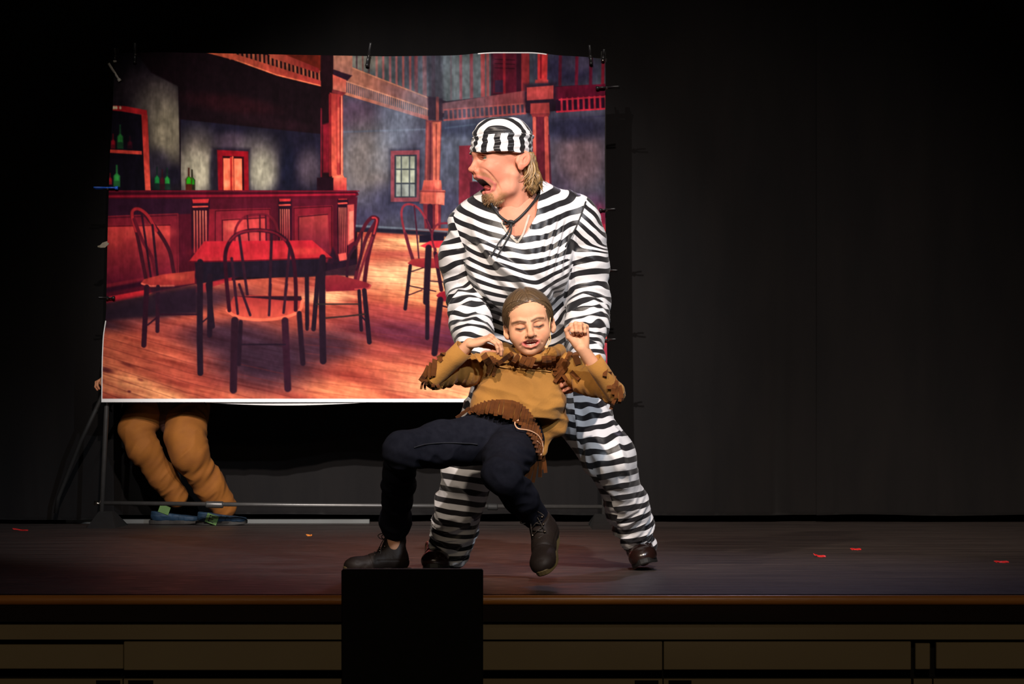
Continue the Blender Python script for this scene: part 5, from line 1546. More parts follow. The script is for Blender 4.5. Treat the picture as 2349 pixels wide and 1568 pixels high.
zd = np.interp(v, [880, 900, 1000, 1060, 1120, 1180, 1260], [1316, 1316, 1327, 1352, 1390, 1417, 1434]) - u
zd = np.where((u > 1228), zd, -1)
mk('striped_trousers', Vt2, Ft, M_stripe, RM, OM, stripe=st, stripe_b=st_b * .965 + .6 * disp + w_, zone=zd)
# trouser hem spread over the shoe
hm = MB()
# ---- shoes
M_shoe = newmat('oxblood_leather', (0.020, 0.006, 0.005), rough=0.25, spec=0.6, nscale=10, col2=(0.010, 0.006, 0.004))
M_sole = newmat('black_sole', (0.010, 0.009, 0.008), rough=0.6, nscale=30, namt=0.2)
M_lace = newmat('dark_lace', (0.03, 0.022, 0.016), rough=0.6, nscale=60, namt=0.3)
M_eye = newmat('eyelet_metal', (0.25, 0.2, 0.15), rough=0.4, metal=1.0, nscale=60, namt=0.1)
hb = P(1012, 1298, 9.80); hb[2] = .001
boot('shoe', RM, OM, hb, (-.06, -1, 0), (0, 0, 1), .285, (M_shoe, M_sole, M_lace, M_eye), shaft=.045, lace=False, sole_t=.020)
hb = P(1478, 1290, 9.86); hb[2] = .004
tdir = np.array([-.03, -1, .0]); 
boot('shoe', RM, OM, hb + np.array([0, 0, .012]), tdir, (-.30, 0, 1), .285, (M_shoe, M_sole, M_lace, M_eye), shaft=.045, lace=False, sole_t=.020)
# ================================================================== the child in tan suede
RG = thing('person', 'child in fringed tan tunic and dark jeans, leaning back and grimacing, fists raised', 'person', (-0.1, 9.2, 0.0))
OG = RG.location.copy()
M_suede = newmat('tan_suede', (0.44, 0.205, 0.045), rough=0.9, spec=0.08, sheen=0.1, nscale=5, col2=(0.25, 0.115, 0.028), bump=0.35, bscale=160)
M_fringe = newmat('brown_suede_fringe', (0.125, 0.040, 0.008), rough=0.85, spec=0.1, sheen=0.1, nscale=25, col2=(0.075, 0.023, 0.006))
M_jean = newmat('dark_denim', (0.0070, 0.0075, 0.0125), rough=0.9, spec=0.08, nscale=50, col2=(0.0105, 0.0112, 0.0175), bump=0.2, bscale=400)
YG = 9.02; GS = YG / FPX
def g_(x, y, d): return (x, d, -y)
G = SDF()
G.ell(g_(0, -26, 10), (54, 62, 60), k=10)
G.ell(g_(0, -30, -22), (43, 34, 32), k=14)
G.ell(g_(-1, 10, -18), (45, 36, 46), k=14)
for q in (-1, 1):
    G.ell(g_(q * 25 - 1, 20, -29), (19, 18, 18), k=14)
G.ell(g_(-4, 42, -18), (31, 28, 25), k=16)
G.ell(g_(-7, 57, -34), (13, 11, 10), k=12)
for q in (-1, 1):
    G.ell(g_(q * 22, 0, -60), (13, 11, 8), k=9, op='s')
    G.ell(g_(q * 21, 1.5, -44), (11.5, 9.5, 8.5), k=3)
    G.chain([g_(q * 11, 3.6, -52.5), g_(q * 21, 6.2, -54), g_(q * 31, 3.6, -47)], [1.2, 1.3, 1.0], k=1.5, op='s')
    G.chain([g_(q * 11, 6.5, -51), g_(q * 21, 9, -52), g_(q * 31, 6.5, -45)], [1.8, 2.0, 1.6], k=3)          # lower lid
    G.chain([g_(q * 9, -9, -53), g_(q * 20, -12.5, -51), g_(q * 34, -12, -41)], [4.0, 4.2, 3.5], k=8)
G.cone(g_(0, -8, -52), g_(0, 19, -64), 5.0, 6.4, k=9)
G.ell(g_(0, 21.5, -65), (7.8, 7.5, 6.4), k=5)
for q in (-1, 1):
    G.ell(g_(q * 8.3, 24, -59), (5.2, 6, 4.6), k=4)
    G.ell(g_(q * 4.2, 28, -63), (2.0, 2.8, 1.4), k=2, op='s')
G.ell(g_(-2, 36, -44), (22, 14, 12), k=10)
G.ell(g_(-3, 39.5, -54), (19, 13, 6.0), k=2.5, op='s', R=rotm('Y', 2))
G.chain([g_(-24, 37.5, -42), g_(-13, 33.6, -50), g_(-3, 31.6, -54.5), g_(8, 32, -52), g_(19, 35, -43)], [1.9, 2.2, 2.5, 2.2, 1.8], k=3)
G.chain([g_(-24, 38, -42), g_(-14, 46, -49), g_(-4, 49.5, -52), g_(8, 46.5, -50), g_(19, 36.5, -43)], [1.7, 2.5, 2.9, 2.5, 1.6], k=3)
for x in (-9, -3.2, 3.2, 9): G.ell(g_(x, 35.6 + abs(x) * .03, -49 + abs(x) * .18), (3.1, 2.5, 3.1 - (x > 5) * .6), k=.6)
for x in (-11, -6.5, -2, 2.5, 7): G.ell(g_(x - 1, 44.0, -46 + abs(x) * .15), (2.4, 2.2, 2.2), k=.5)
for q in (-1, 1):
    Rg = rotm('Z', q * 28)
    G.ell(g_(q * 55, 4, 8), (5.5, 10, 17.5), k=4, R=Rg)
    G.ell(g_(q * 58, 2, 3), (4, 6, 10), k=2.5, op='s', R=Rg)
    G.ell(g_(q * 52, 18, 5), (4.5, 6, 6), k=4)
G.cone(g_(-2, 40, 14), g_(2, 92, 30), 26, 28, k=14)
Vg, Fg = G.mesh(1.45)
Vg = smooth(Vg, Fg, 1, .4); Ng = vnormals(Vg, Fg)
gx, gy, gd = Vg[:, 0], -Vg[:, 2], Vg[:, 1]
fr = gd < -10
def gcrease(pts, wd, dep):
    global Vg
    d, pos = seg2(gx, gy, pts)
    Vg = Vg - Ng * (dep * np.exp(-(d / wd) ** 2) * fr)[:, None]
gcrease([(-10, 27), (-20, 34), (-27, 43)], 2.4, 2.0); gcrease([(10, 27), (18, 32), (23, 42)], 2.4, 2.0)
gcrease([(-3, -14), (-2.5, -5)], 1.5, 1.2); gcrease([(3, -14), (2.5, -5)], 1.5, 1.2)
gcrease([(-12, 9), (-20, 12), (-29, 10)], 2.0, .9); gcrease([(12, 9), (20, 12), (29, 10)], 2.0, .9)
gcrease([(-11, -3.4), (-21, -6), (-32, -3)], 1.4, .9); gcrease([(11, -3.4), (21, -6), (32, -3)], 1.4, .9)
gcrease([(-12, 55), (-4, 54.5), (4, 54)], 2.2, 1.0)
cg_ = np.tile(SK_G, (len(Vg), 1)).astype(float)
def gt(pts, rad, c, a=1.0, m0=None):
    d, _ = seg2(gx, gy, pts)
    m = np.clip(1.4 - d / rad, 0, 1) * a * fr
    if m0 is not None: m = m * m0
    m = np.clip(m, 0, 1)[:, None]
    cg_[:] = cg_ * (1 - m) + np.asarray(c) * m
gt([(-28, 18), (-24, 24)], 13, SK_G * [1.0, .76, .74], .5); gt([(26, 18), (22, 24)], 13, SK_G * [1.0, .76, .74], .5)
gt([(0, 18), (0, 24)], 6, SK_G * [1.0, .78, .76], .5)
gt([(-8, -8), (-20, -12), (-36, -11)], 3.0, (0.10, 0.048, 0.024), .92); gt([(7, -9), (20, -13.5), (34, -12)], 3.0, (0.10, 0.048, 0.024), .92)
gt([(-11, 4), (-20, 6.6), (-31, 4)], 2.8, (0.02, 0.012, 0.01), 1); gt([(11, 4), (21, 6.6), (31, 4)], 2.8, (0.02, 0.012, 0.01), 1)
gt([(-11, 0), (-20, -1), (-30, 1)], 4.0, SK_G * [.85, .68, .66], .5); gt([(11, 0), (20, -1), (30, 1)], 4.0, SK_G * [.85, .68, .66], .5)
ml = np.linalg.norm((Vg - np.array(g_(-3, 39.5, -54))) / [19, 13, 6.0], axis=1)
cav = (ml < 1.12) & (gd > -53)
cg_[cav] = (0.24, 0.035, 0.035)
gt([(-23, 37.2), (-12, 33.4), (-3, 32), (7, 32.4), (17.5, 35)], 2.1, (0.50, 0.17, 0.14), .65)
gt([(-23, 39), (-14, 47), (-4, 50), (8, 47.5), (18.5, 37)], 3.0, (0.62, 0.17, 0.14), .75)
for x in (-9, -3.2, 3.2, 9): cg_[np.linalg.norm((Vg - np.array(g_(x, 35.6 + abs(x) * .03, -49 + abs(x) * .18))) / [3.4, 3.2, 3.2], axis=1) < 1.05] = (.72, .66, .55)
for x in (-11, -6.5, -2, 2.5, 7): cg_[np.linalg.norm((Vg - np.array(g_(x - 1, 44.0, -46 + abs(x) * .15))) / [2.5, 2.8, 2.4], axis=1) < 1.05] = (.70, .62, .50)
RR = rotm('Y', -8.5) @ rotm('X', 0)
PG = P(1214, 748, YG)
def GW(V): return (np.asarray(V) @ RR.T) * GS + PG
gp = [(GW(Vg), Fg, cg_)]

# body under the clothes
hpL, hpR = P(1118, 1000, 9.10), P(1192, 1008, 9.12)
kL, kR = P(914, 1030, 8.88), P(1152, 1092, 8.76)
aL, aR = P(905, 1205, 9.43), P(1234, 1196, 8.98)
shL, shR = P(1140, 843, 9.12), P(1286, 838, 9.13)
eL, eR = P(1002, 866, 8.98), P(1404, 900, 8.98)
wL, wR = P(1078, 788, 8.90), P(1334, 797, 8.90)
b = SDF()
b.cone(P(1214, 842, 9.12), P(1160, 960, 9.12), .085, .088, k=.04, sq=((0, 1, 0), 1.4)); b.cone(P(1214, 815, 9.06), P(1213, 845, 9.10), .032, .04, k=.03)
b.cone(P(1160, 960, 9.12), P(1152, 990, 9.12), .085, .09, k=.04)
b.cone(P(1213, 850, 9.12), shL, .04, .035, k=.03); b.cone(P(1213, 850, 9.12), shR, .04, .035, k=.03)
b.chain([shL, eL, wL], [.033, .026, .019], k=.015); b.chain([shR, eR, wR], [.033, .026, .0205], k=.015)
kL2, kR2 = P(922, 1036, 8.92), P(1158, 1084, 8.83)
b.chain([hpL, kL2, aL], [.052, .030, .026], k=.02); b.chain([hpR, kR2, aR], [.052, .030, .026], k=.02)
b.cone(aL, P(904, 1262, 9.44), .028, .024, k=.02); b.cone(aR, P(1244, 1222, 9.0), .026, .022, k=.02)
Vb, Fb = b.mesh(.0045)
gp.append((Vb, Fb, SK_G))
fw = wL - eL
gp.append(hand(wL, (.063 * 1.42, -.010, .018 * 1.42), (-.2, -.25, 1), mirror=-1, sc=.76, curl=((58, 42, 22), (54, 40, 22), (50, 38, 20), (44, 36, 20)), spread=9,
               thumb=((.35, .75, -.55), (.1, .85, -.5), (0, .8, -.6)), elbow=eL, col=SK_G, h=.0013))
gp.append(hand(wR, (-.10, -.02, 1), (.15, 1, .05), mirror=1, sc=.78, curl=((82, 92, 55), (84, 94, 55), (86, 94, 55), (88, 92, 52)), spread=3,
               thumb=((.62, .7, -.4), (.15, .95, -.35), (-.75, .5, -.45)), elbow=eR, col=SK_G, h=.0013))
jn = join(gp)
mk('body', jn[0], jn[1], M_skin, RG, OG, col=jn[2])

# hair: shell with a centre part, drawn back over the ears
HG = SDF()
HG.ell(g_(0, -27, 10), (58.5, 66, 64), k=10)
HG.ell(g_(-2, 8, 34), (50, 40, 44), k=14)
HG.ell(g_(2, 8, -62), (49.5, 66, 60), k=5, op='s', R=rotm('Y', 4))
HG.ell(g_(2, 80, -30), (80, 66, 62), k=4, op='s')
for q in (-1, 1): HG.ell(g_(q * 58, 8, 2), (14, 15, 19), k=4, op='s')
prt = [(12 - 17 * t, 10 - 67.5 * math.cos(math.radians(20 + 85 * t)), 27 + 65.5 * math.sin(math.radians(20 + 85 * t))) for t in np.linspace(0, 1, 9)]
HG.chain(prt, [3.2, 3.4, 3.8, 4.2, 4.6, 5.0, 5.0, 5.0, 5.0], k=1.0, op='s')
Vr, Fr = HG.mesh(1.5)
Nr = vnormals(Vr, Fr)
ax_ = np.abs(Vr[:, 0] - np.interp(-Vr[:, 2], [-90, -50], [-5, 11]))
phi = np.arctan2(Vr[:, 2] + 12, -(Vr[:, 1] - 14))
sid = (phi + .55 * (ax_ / 58) ** 1.5) * 60
gr = noise3(np.stack([sid * .42, ax_ * .03, 0 * sid + 4], -1)) * .5 + noise3(np.stack([sid * .15, ax_ * .02, 0 * sid + 8], -1)) * .6
Vr = Vr + Nr * gr[:, None]
mk('hair', GW(Vr), Fr, M_hair_g, RG, OG, uvw=np.stack([sid * 1.1, ax_ * .03, np.sign(Vr[:, 0]) * 3], -1))
m = MB(); fl = []                                  # stray strands along hairline and temples
rr = np.random.RandomState(5)
for i in range(70):
    q = -1 if i % 2 else 1
    s0 = rr.uniform(0, 1)
    x0, y0, d0 = 8 + q * s0 * 26, -53 + 20 * s0 ** 2, -52 + 22 * s0
    x1, y1, d1 = q * rr.uniform(50, 57), rr.uniform(-26, 0), rr.uniform(-14, 10)
    ln = []
    for t in np.linspace(0, 1, 9):
        xx, yy_, dd_ = x0 + (x1 - x0) * t, y0 + (y1 - y0) * t - 10 * math.sin(PI * t), d0 + (d1 - d0) * t
        c = np.array([xx, dd_ - 10, -(yy_ + 27)]); k0 = math.sqrt((c[0] / 59.5) ** 2 + (c[1] / 67) ** 2 + (c[2] / 65) ** 2)
        c = c / k0; ln.append((c[0], c[1] + 10, c[2] + 27))
    m.tube(list(GW(np.array(ln))), [.9 * GS * (1 - .7 * abs(2 * t - 1) ** 3) for t in np.linspace(0, 1, 9)], 5, flat=.6)
    for k in range(9):
        for j in range(5): fl.append((i * 1.7 + .1 * j, .1 * k, 3))
lk = mk('hair_strands', m.v, m.f, M_hair_g, RG, OG, uvw=fl)

# headset microphone
M_mic = newmat('beige_plastic', (0.72, 0.42, 0.20), rough=0.5, nscale=60, namt=0.05)
m = MB()
m.tube(spline([P(1263, 728, 8.99), P(1261, 745, 8.985), P(1262, 765, 8.975), P(1263, 779, 8.965), P(1258, 791, 8.955), P(1254, 795, 8.95)], 5), .0016, 6)
m.tube(spline([P(1260, 776, 8.97), P(1257, 784, 8.965), P(1256, 790, 8.96)], 4), .0012, 6)
hm_ = m.build('headset_microphone', M_mic, RG, OG, smooth=True)
MB().tube(spline([P(1256, 793, 8.95), P(1253, 796, 8.948), P(1250, 798, 8.946)], 3), [.002, .0045, .0056, .0060, .0058, .0046, .002], 10).build('microphone_capsule', M_mic, hm_, OG, smooth=True)

# ---- tunic
t_ = SDF()
fl_ = ((0, 1, 0), 1.35)
t_.cone(P(1213, 866, 9.12), P(1197, 905, 9.10), .112, .134, k=.03, sq=fl_)
t_.cone(P(1197, 905, 9.10), P(1176, 945, 9.08), .132, .132, k=.05, sq=fl_)
t_.cone(P(1162, 842, 9.12), P(1268, 840, 9.12), .040, .042, k=.03)
t_.plane(P(1150, 950, 9.0), (-.10, 0, -1), k=.006)
t_.cone(P(1236, 915, 9.12), P(1262, 970, 9.13), .070, .052, k=.03, sq=fl_)
t_.cone(P(1262, 970, 9.13), P(1244, 1036, 9.10), .050, .012, k=.03, sq=((0, 1, 0), 1.2))
t_.cone(P(1146, 834, 9.11), P(1070, 848, 9.05), .036, .042, k=.012, zone=1); t_.cone(P(1070, 848, 9.05), P(1004, 862, 8.98), .042, .037, k=.03, zone=1)
t_.cone(P(1280, 832, 9.11), P(1344, 866, 9.05), .038, .042, k=.012, zone=2); t_.cone(P(1344, 866, 9.05), P(1404, 898, 8.98), .043, .034, k=.03, zone=2)
t_.cone(P(998, 860, 8.96), P(1016, 838, 8.94), .036, .026, k=.015, zone=3)
t_.cone(P(1408, 896, 8.96), P(1398, 880, 8.95), .034, .026, k=.015, zone=4)
t_.cone(P(1215, 800, 9.02), P(1214, 822, 9.03), .052, .044, k=.010, op='s')
# collar folds
t_.chain([P(1158, 798, 9.12), P(1168, 812, 9.05), P(1188, 822, 8.985), P(1212, 828, 8.965), P(1236, 822, 8.975), P(1262, 812, 9.02), P(1284, 803, 9.10)], [.014, .014, .010, .008, .010, .015, .016], k=.012, zone=5)
Vt, Ft = t_.mesh(.0036)
Vt = smooth(Vt, Ft, 1, .4)
Nt = vnormals(Vt, Ft); zt = t_.zones(Vt)
u = CX + Vt[:, 0] * FPX / 9.05; v = HY - (Vt[:, 2] - CAMZ) * FPX / 9.05
q = np.stack([(u - 1200) * .012 + (v - 900) * .010, (v - 900) * .024 - (u - 1200) * .010, Vt[:, 1] * 4], -1)
disp = .0065 * (1 - np.abs(fbm(q, 2)) * 1.8) + .004 * fbm(q * .5 + 4, 2)
right = np.clip((u - 1215) / 60, 0, 1) * (zt == 0)
disp += right * .006 * fbm(q * 1.6 + 9, 2)
for z_, a_, b_2 in ((1, P(1140, 842, 9.11), P(1004, 864, 8.98)), (2, P(1288, 838, 9.11), P(1404, 898, 8.98))):
    dv = (b_2 - a_) / np.linalg.norm(b_2 - a_)
    s_ = (Vt - a_) @ dv
    q = np.stack([s_ * 34, Vt[:, 2] * 9 + Vt[:, 0] * 4, Vt[:, 1] * 9], -1)
    disp = np.where(zt == z_, .0085 * (1 - np.abs(fbm(q, 2)) * 1.9), disp)
disp = np.where((zt == 3) | (zt == 4), .0016 * fbm(Vt * 16, 2), disp)
Vt2 = Vt + Nt * disp[:, None]
mk('suede_tunic', Vt2, Ft, M_suede, RG, OG)
tun = RG.children[-1] if RG.children else None
tun = [o for o in C.objects if o.name == 'suede_tunic'][0]

cuffV = []
def cuff(a, b_, ra, rb, tilt):
    a, b_ = np.asarray(a), np.asarray(b_); ax = b_ - a; L = np.linalg.norm(ax); ax /= L
    R_ = frame(ax, (0, -1, .2)); n = 40; V, F = [], []
    prof = [(0, ra, 0), (.3, ra * 1.03, .3), (.65, rb * .98, .7), (1, rb, 1), (1, rb - .003, 1), (.65, rb * .98 - .003, .7), (.3, ra, .3)]
    for f, r_, tl in prof:
        for k in range(n):
            t = 2 * PI * k / n
            w_ = 1 + .05 * math.sin(2 * t + 3 * f) + .03 * math.sin(5 * t + 4 * f)
            V.append(a + ax * (L * f) + tl * np.asarray(tilt) * math.cos(t) + r_ * w_ * (math.cos(t) * R_[:, 0] + math.sin(t) * R_[:, 2]))
    for i in range(len(prof) - 1):
        for k in range(n): F.append((i * n + k, i * n + (k + 1) % n, (i + 1) * n + (k + 1) % n, (i + 1) * n + k))
    cuffV.append(np.array(V))
    return mk('sleeve_cuff', V, F, M_suede, tun, OG)
cuff(P(992, 868, 8.955), P(1064, 799, 8.905), .030, .0315, (0, 0, 0))
cuff(P(1414, 908, 8.955), P(1361, 826, 8.905), .028, .0300, (0, 0, 0))
gv = np.concatenate([Vt2] + cuffV)
def gs(x, y, off=.003, Vv=None): return surf(x, y, off, gv if Vv is None else Vv)
def strips(nm, lst, w=10, yy0=9.05, off=.004, hang=.010, curl=.35, Vv=None):
    r_ = np.random.RandomState(len(lst))
    if Vv is None: Vv = gv
    for it in lst:
        (x0, y0, x1, y1) = it[:4]; ww = it[4] if len(it) > 4 else w
        a = gs(x0, y0, .001, Vv); n = 7; pts = []
        dx, dy = x1 - x0, y1 - y0
        bend = r_.uniform(-curl, curl)
        for k in range(n):
            t = k / (n - 1)
            x, y = x0 + dx * t + bend * 6 * math.sin(PI * t), y0 + dy * t
            s_ = gs(x, y, off + hang * .3 * t + r_.uniform(0, .002), Vv)
            yy = min(s_[1], a[1] + .06) if s_[1] < 9.28 else a[1] - .004
            if k: yy = .5 * yy + .5 * pts[-1][1]
            p = P(x, y, yy); pts.append(p)
        pts[0] = P(x0, y0, pts[0][1] + .006)
        wd = np.array([dy, 0, dx], float); wd = wd / (np.linalg.norm(wd) + 1e-9) + np.array([0, r_.uniform(-.5, .5), 0])
        MB().strip(pts, wd, [S(ww, 9.0) * (1 - .1 * t) for t in np.linspace(0, 1, n)], .0014).build(nm, M_fringe, tun, OG)
strips('fringe_strip', [(1176, 809, 1139, 836, 11), (1191, 814, 1171, 838, 12), (1204, 817, 1193, 841, 12), (1215, 818, 1204, 842, 12), (1225, 819, 1214, 846, 12), (1248, 816, 1247, 846, 11), (1259, 815, 1261, 847, 11), (1269, 816, 1273, 850, 11)])
strips('fringe_strip', [(1300, 824, 1270, 860, 10), (1306, 829, 1277, 868, 9), (1300, 842, 1272, 876, 10), (1292, 822, 1268, 846, 9), (1318, 808, 1327, 836, 16), (1308, 806, 1300, 824, 12), (1310, 852, 1328, 870, 10), (1285, 850, 1300, 872, 9)])
strips('fringe_strip', [(1109, 812, 1125, 834, 16), (1128, 816, 1122, 850, 9), (1135, 820, 1118, 858, 8), (1140, 824, 1130, 862, 9), (1120, 818, 1104, 838, 11)])
strips('fringe_strip', [(1390, 846, 1388, 878, 10), (1398, 852, 1397, 892, 11), (1408, 862, 1405, 904, 10), (1414, 872, 1413, 912, 9), (1421, 884, 1426, 918, 10), (1424, 896, 1420, 925, 8), (1411, 914, 1401, 938, 9)], hang=.02)
strips('fringe_strip', [(1017, 808, 1014, 828, 11), (1005, 815, 1014, 828, 10), (998, 824, 994, 862, 13), (990, 832, 986, 866, 11), (984, 840, 964, 874, 13), (974, 868, 966, 892, 6), (979, 870, 975, 893, 6), (994, 880, 995, 894, 8), (1004, 882, 1008, 888, 8)], hang=.02)
top = spline([np.array(p, float) for p in [(1086, 934), (1114, 920), (1152, 916), (1188, 922), (1214, 944), (1233, 976), (1243, 1010)]], 8)
bot = spline([np.array(p, float) for p in [(1076, 946), (1106, 949), (1150, 953), (1182, 966), (1208, 984), (1226, 1006), (1238, 1034)]], 8)
bot = spline([np.array(p, float) for p in [(1076, 946), (1106, 949), (1148, 953), (1180, 966), (1206, 988), (1227, 1018), (1240, 1050)]], 8)
hem = [(top[i][0], top[i][1], bot[i][0] - 1, bot[i][1] + rr.uniform(-3, 4), rr.uniform(8.5, 10.5)) for i in range(0, 49, 2)]
for x0, y0, x1, y1, w_ in ((1078, 934, 1060, 948, 9), (1074, 936, 1048, 958, 8), (1240, 1030, 1253, 1084, 9), (1236, 1036, 1240, 1094, 9), (1230, 1040, 1224, 1106, 8), (1224, 1044, 1214, 1098, 9), (1244, 1030, 1246, 1076, 9), (1218, 1048, 1206, 1092, 8)):
    yb = 9.12 if y0 > 1000 else 9.03
    MB().strip([P(x0 + (x1 - x0) * t + 2 * math.sin(4 * t), y0 + (y1 - y0) * t, yb + .01 * t) for t in np.linspace(0, 1, 6)], (1, .2, .1), S(w_, 9), .0014).build('fringe_strip', M_fringe, tun, OG)
M_thr = newmat('suede_edge', (0.52, 0.27, 0.07), rough=0.8, nscale=60, namt=0.1)
MB().tube(spline([gs(x, y, .0) for x, y in [(1140, 838), (1160, 843), (1190, 846), (1215, 848), (1246, 850), (1264, 852)]], 5), .0018, 6).build('yoke_seam', M_thr, tun, OG, smooth=True)
# transmitter cable
M_cab = newmat('beige_cable', (0.72, 0.42, 0.25), rough=0.45, nscale=60, namt=0.05)

# ---- jeans
j = SDF()
j.cone(P(1128, 985, 9.11), P(1186, 990, 9.13), .088, .088, k=.05, zone=0)
j.chain([P(1112, 1004, 9.08), P(1010, 1020, 8.98), P(926, 1032, 8.88)], [.082, .070, .058], k=.03, zone=1)
j.chain([P(922, 1034, 8.88), P(914, 1110, 9.12), P(908, 1190, 9.40), P(906, 1203, 9.42)], [.056, .049, .046, .047], k=.02, zone=2)
j.chain([P(1188, 1012, 9.08), P(1166, 1050, 8.92), P(1152, 1086, 8.78)], [.082, .072, .062], k=.03, zone=3)
j.chain([P(1154, 1094, 8.78), P(1196, 1142, 8.88), P(1228, 1186, 8.96)], [.058, .048, .038], k=.02, zone=4)
j.cone(P(906, 1196, 9.41), P(906, 1204, 9.42), .050, .050, k=.008, zone=2)
Vj, Fj = j.mesh(.0042)
Vj = smooth(Vj, Fj, 1, .4); Nj = vnormals(Vj, Fj); zj = j.zones(Vj)
q = np.stack([Vj[:, 0] * 10 + Vj[:, 2] * 6, Vj[:, 2] * 14, Vj[:, 1] * 10], -1)
disp = .006 * (1 - np.abs(fbm(q, 2)) * 1.8)
kn_ = np.minimum(np.linalg.norm(Vj - P(935, 1060, 8.92), axis=1), np.linalg.norm(Vj - P(1190, 1075, 8.86), axis=1))
disp += .006 * np.exp(-(kn_ / .07) ** 2) * np.sin(Vj[:, 2] * 190 + Vj[:, 0] * 60)
Vj2 = Vj + Nj * disp[:, None]
mk('jeans', Vj2, Fj, M_jean, RG, OG)
je = [o for o in C.objects if o.name == 'jeans'][0]
M_seam = newmat('jeans_seam', (0.012, 0.013, 0.020), rough=0.8, nscale=60, namt=0.1)
MB().tube(spline([surf(x, y, -.0012, Vj2) for x, y in [(950, 1026), (965, 1021), (980, 1018), (1000, 1016), (1020, 1015), (1040, 1015), (1060, 1016), (1080, 1017), (1096, 1019)]], 5), .0018, 6).build('seam', M_seam, je, OG, smooth=True)
cv = np.concatenate([Vt2, Vj2])
strips('fringe_strip', hem, curl=.25, Vv=cv, off=.006)
MB().tube(spline([surf(x, y, .013, cv) for x, y in [(1190, 963), (1182, 967), (1182, 975), (1190, 983), (1214, 987), (1234, 998), (1244, 1016), (1245, 1034), (1240, 1044)]], 5), .0024, 6).build('transmitter_cable', M_cab, RG, OG, smooth=True)
MB().tube(spline([surf(x, y, .013, cv) for x, y in [(1232, 1011), (1239, 1018), (1240, 1028), (1236, 1032)]], 5), .0020, 6).build('transmitter_cable', M_cab, RG, OG, smooth=True)

M_bt = newmat('brown_black_leather', (0.024, 0.015, 0.010), rough=0.6, spec=0.3, nscale=14, col2=(0.016, 0.010, 0.008), bump=0.2, bscale=200)
M_bs = newmat('tan_rubber_sole', (0.12, 0.085, 0.03), rough=0.6, nscale=20, namt=0.2)
hb = P(940, 1311, 9.46); hb[2] = .001
boot('boot', RG, OG, hb, (-1, -.22, 0), (0, 0, 1), .222, (M_bt, M_bs, M_lace, M_eye), shaft=.115)
toe = P(1246, 1318, 8.83) - P(1262, 1232, 9.02)
boot('boot', RG, OG, P(1268, 1226, 9.05), toe, (-.32, -.05, .95), .250, (M_bt, M_bs, M_lace, M_eye), shaft=.070)
# ================================================================== the person crouching behind the backdrop
RC = thing('person', 'person in orange trousers crouching behind the backdrop, only legs and feet in view', 'person', (P(420, 1200, 14.02)[0], 14.02, 0.0))
OC = RC.location.copy()
M_or = newmat('orange_cotton', (0.27, 0.090, 0.006), rough=0.85, nscale=12, col2=(0.20, 0.062, 0.005), bump=0.2, bscale=150)
M_dk = newmat('dark_brown_cloth', (0.05, 0.016, 0.010), rough=0.85, nscale=12, namt=0.3)
YC = 14.04
D = SDF()
D.cone(P(400, 905, YC), P(385, 770, 14.00), .13, .13, k=.05, sq=((0, 1, 0), 1.3))
D.cone(P(385, 770, 14.00), P(378, 700, 13.97), .06, .05, k=.04)
D.ell(P(376, 668, 13.96), (.072, .088, .105), k=.03); D.ell(P(376, 676, 13.88), (.012, .016, .014), k=.01); D.ell(P(376, 700, 13.91), (.04, .04, .03), k=.02)
for q in (-1, 1): D.ell(P(376 + q * 34, 670, 13.98), (.008, .016, .028), k=.008)
D.chain([P(338, 775, 14.02), P(300, 838, 14.02), P(270, 868, 13.92)], [.05, .04, .028], k=.02)
D.chain([P(432, 775, 14.02), P(500, 840, 14.02), P(520, 760, 13.94)], [.05, .04, .028], k=.02)
D.chain([P(350, 930, YC), P(318, 1000, YC - .1), P(398, 1130, YC)], [.07, .05, .036], k=.03)
D.chain([P(432, 930, YC), P(432, 1015, YC - .14), P(512, 1158, YC)], [.07, .05, .036], k=.03)
Vd, Fd = D.mesh(.006)
pd = [(Vd, Fd, SK_G)]
hc = hand(P(270, 868, 13.92), (-1, -.35, .0), (.1, .2, 1), mirror=1, sc=.8, spread=1, curl=((30, 50, 40),) * 4, col=np.array([.66, .30, .16]), h=.003)
pd.append(hc)
pd.append(hand(P(520, 760, 13.94), (.1, -.2, 1), (0, 1, 0), mirror=1, sc=.8, curl=((30, 50, 40),) * 4, col=SK_G, h=.004))
jn = join(pd)
mk('body', jn[0], jn[1], M_skin, RC, OC, col=jn[2])
hh = SDF(); hh.ell(P(376, 655, 13.98), (.082, .095, .10), k=.02); hh.ell(P(376, 690, 13.88), (.07, .06, .09), k=.01, op='s')
Va, Fa = hh.mesh(.006)
mk('hair', Va, Fa, M_hair_g, RC, OC, uvw=Va * [300, 300, 20])
t2 = SDF()
t2.cone(P(405, 925, YC), P(385, 790, 14.02), .155, .150, k=.05, sq=((0, 1, 0), 1.25)); t2.cone(P(430, 960, YC - .02), P(420, 985, YC - .04), .10, .085, k=.05, sq=((0, 1, 0), 1.2))
t2.chain([P(338, 778, 14.02), P(285, 840, 14.02), P(262, 856, 13.95)], [.07, .058, .045], k=.03); t2.chain([P(432, 778, 14.02), P(500, 842, 14.02), P(514, 800, 13.98)], [.07, .058, .045], k=.03)
Va, Fa = t2.mesh(.007)
Na = vnormals(Va, Fa); Va = Va + Na * (.006 * fbm(Va * 12, 2))[:, None]
mk('long_shirt', Va, Fa, M_dk, RC, OC)
tr_ = SDF()
cl_ = [P(352, 920, YC), P(312, 985, YC - .08), P(330, 1030, YC - .10), P(372, 1090, YC - .04), P(404, 1138, YC)]
cr_ = [P(430, 940, YC), P(424, 1000, YC - .14), P(436, 1040, YC - .16), P(480, 1110, YC - .06), P(512, 1160, YC)]
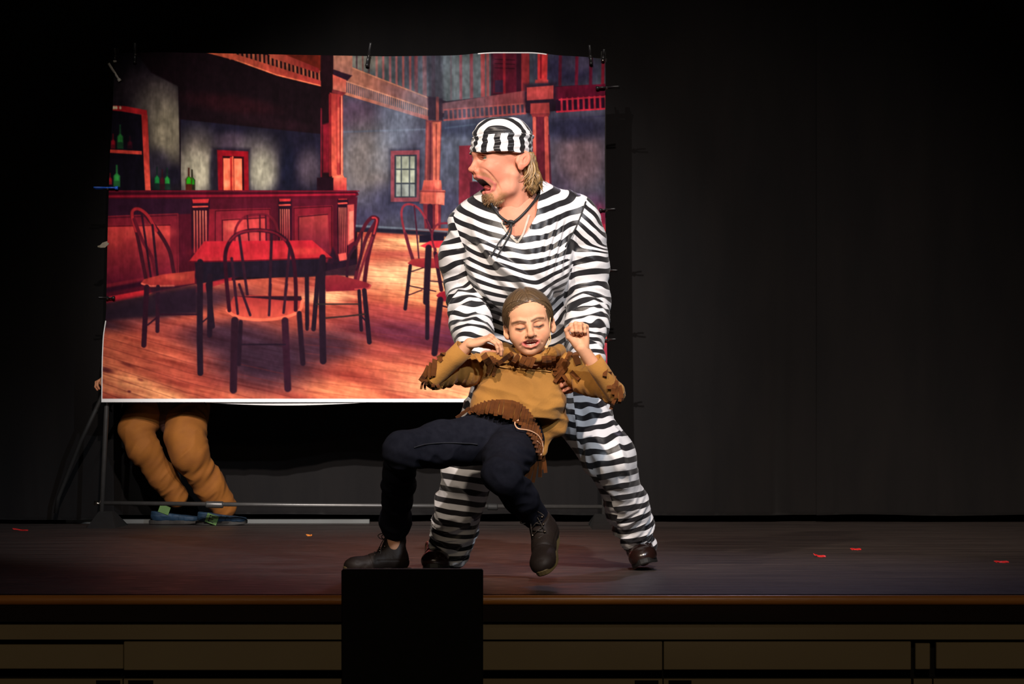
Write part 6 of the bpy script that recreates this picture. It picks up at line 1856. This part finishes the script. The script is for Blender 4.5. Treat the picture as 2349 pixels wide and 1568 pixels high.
tr_.chain(cl_, [.11, .078, .074, .064, .056], k=.03, zone=1); tr_.chain(cr_, [.11, .098, .088, .074, .064], k=.03, zone=2)
tr_.plane(P(510, 1186, YC), (.10, 0, -1), k=.006); 
Va, Fa = tr_.mesh(.006)
Va = smooth(Va, Fa, 1, .4); za = tr_.zones(Va); Na = vnormals(Va, Fa)
dp = np.zeros(len(Va))
for z_, ch_ in ((1, cl_), (2, cr_)):
    s_ = axial(Va, ch_)
    q = np.stack([s_ * 15 + Va[:, 0] * 6, Va[:, 0] * 8, Va[:, 1] * 7 + z_], -1)
    dp = np.where(za == z_, .007 * (1 - np.abs(fbm(q, 2)) * 1.8), dp)
mk('orange_trousers', Va + Na * dp[:, None], Fa, M_or, RC, OC)
M_bl = newmat('blue_fabric', (0.006, 0.028, 0.06), rough=0.7, nscale=30, namt=0.2)
M_gs = newmat('dark_sole', (0.02, 0.018, 0.016), rough=0.7, nscale=30, namt=0.2)
M_gr = newmat('lime_label', (0.06, 0.14, 0.025), rough=0.6, nscale=30, namt=0.1)
for x, yk, nm in ((345, 14.10, 0), (452, 13.98, 1)):
    hb = P(x, 1200, yk); hb[2] = .002
    bt_ = boot('shoe', RC, OC, hb, (1, -.12, 0), (0, 0, 1), .25, (M_bl, M_gs, M_lace, M_eye), shaft=.02, lace=False)
    if nm: 
        cpt, sz = P(486, 1190, yk - .055), .055
    else:
        cpt, sz = P(377, 1168, yk - .055), .050
    Mx = Matrix.Translation(Vector(cpt)) @ Matrix.Rotation(math.radians(20), 4, 'Y')
    tg_ = MB().bbox(-sz * .55, sz * .55, -.0015, .0015, -sz * .42, sz * .42, .0008, M=Mx).build('side_label', M_gr, bt_, OC)
    if nm:
        le = MB()
        for (a, b_2, c_2, d_2) in ((-.35, -.22, -.6, .6), (-.35, .3, .45, .6), (-.35, .2, -.07, .08), (-.35, .3, -.6, -.45)):
            le.box(a * sz * .8, b_2 * sz * .8, -.0022, -.0014, c_2 * sz * .5, d_2 * sz * .5, M=Mx)
        le.build('label_letter', M_gs, tg_, OC)
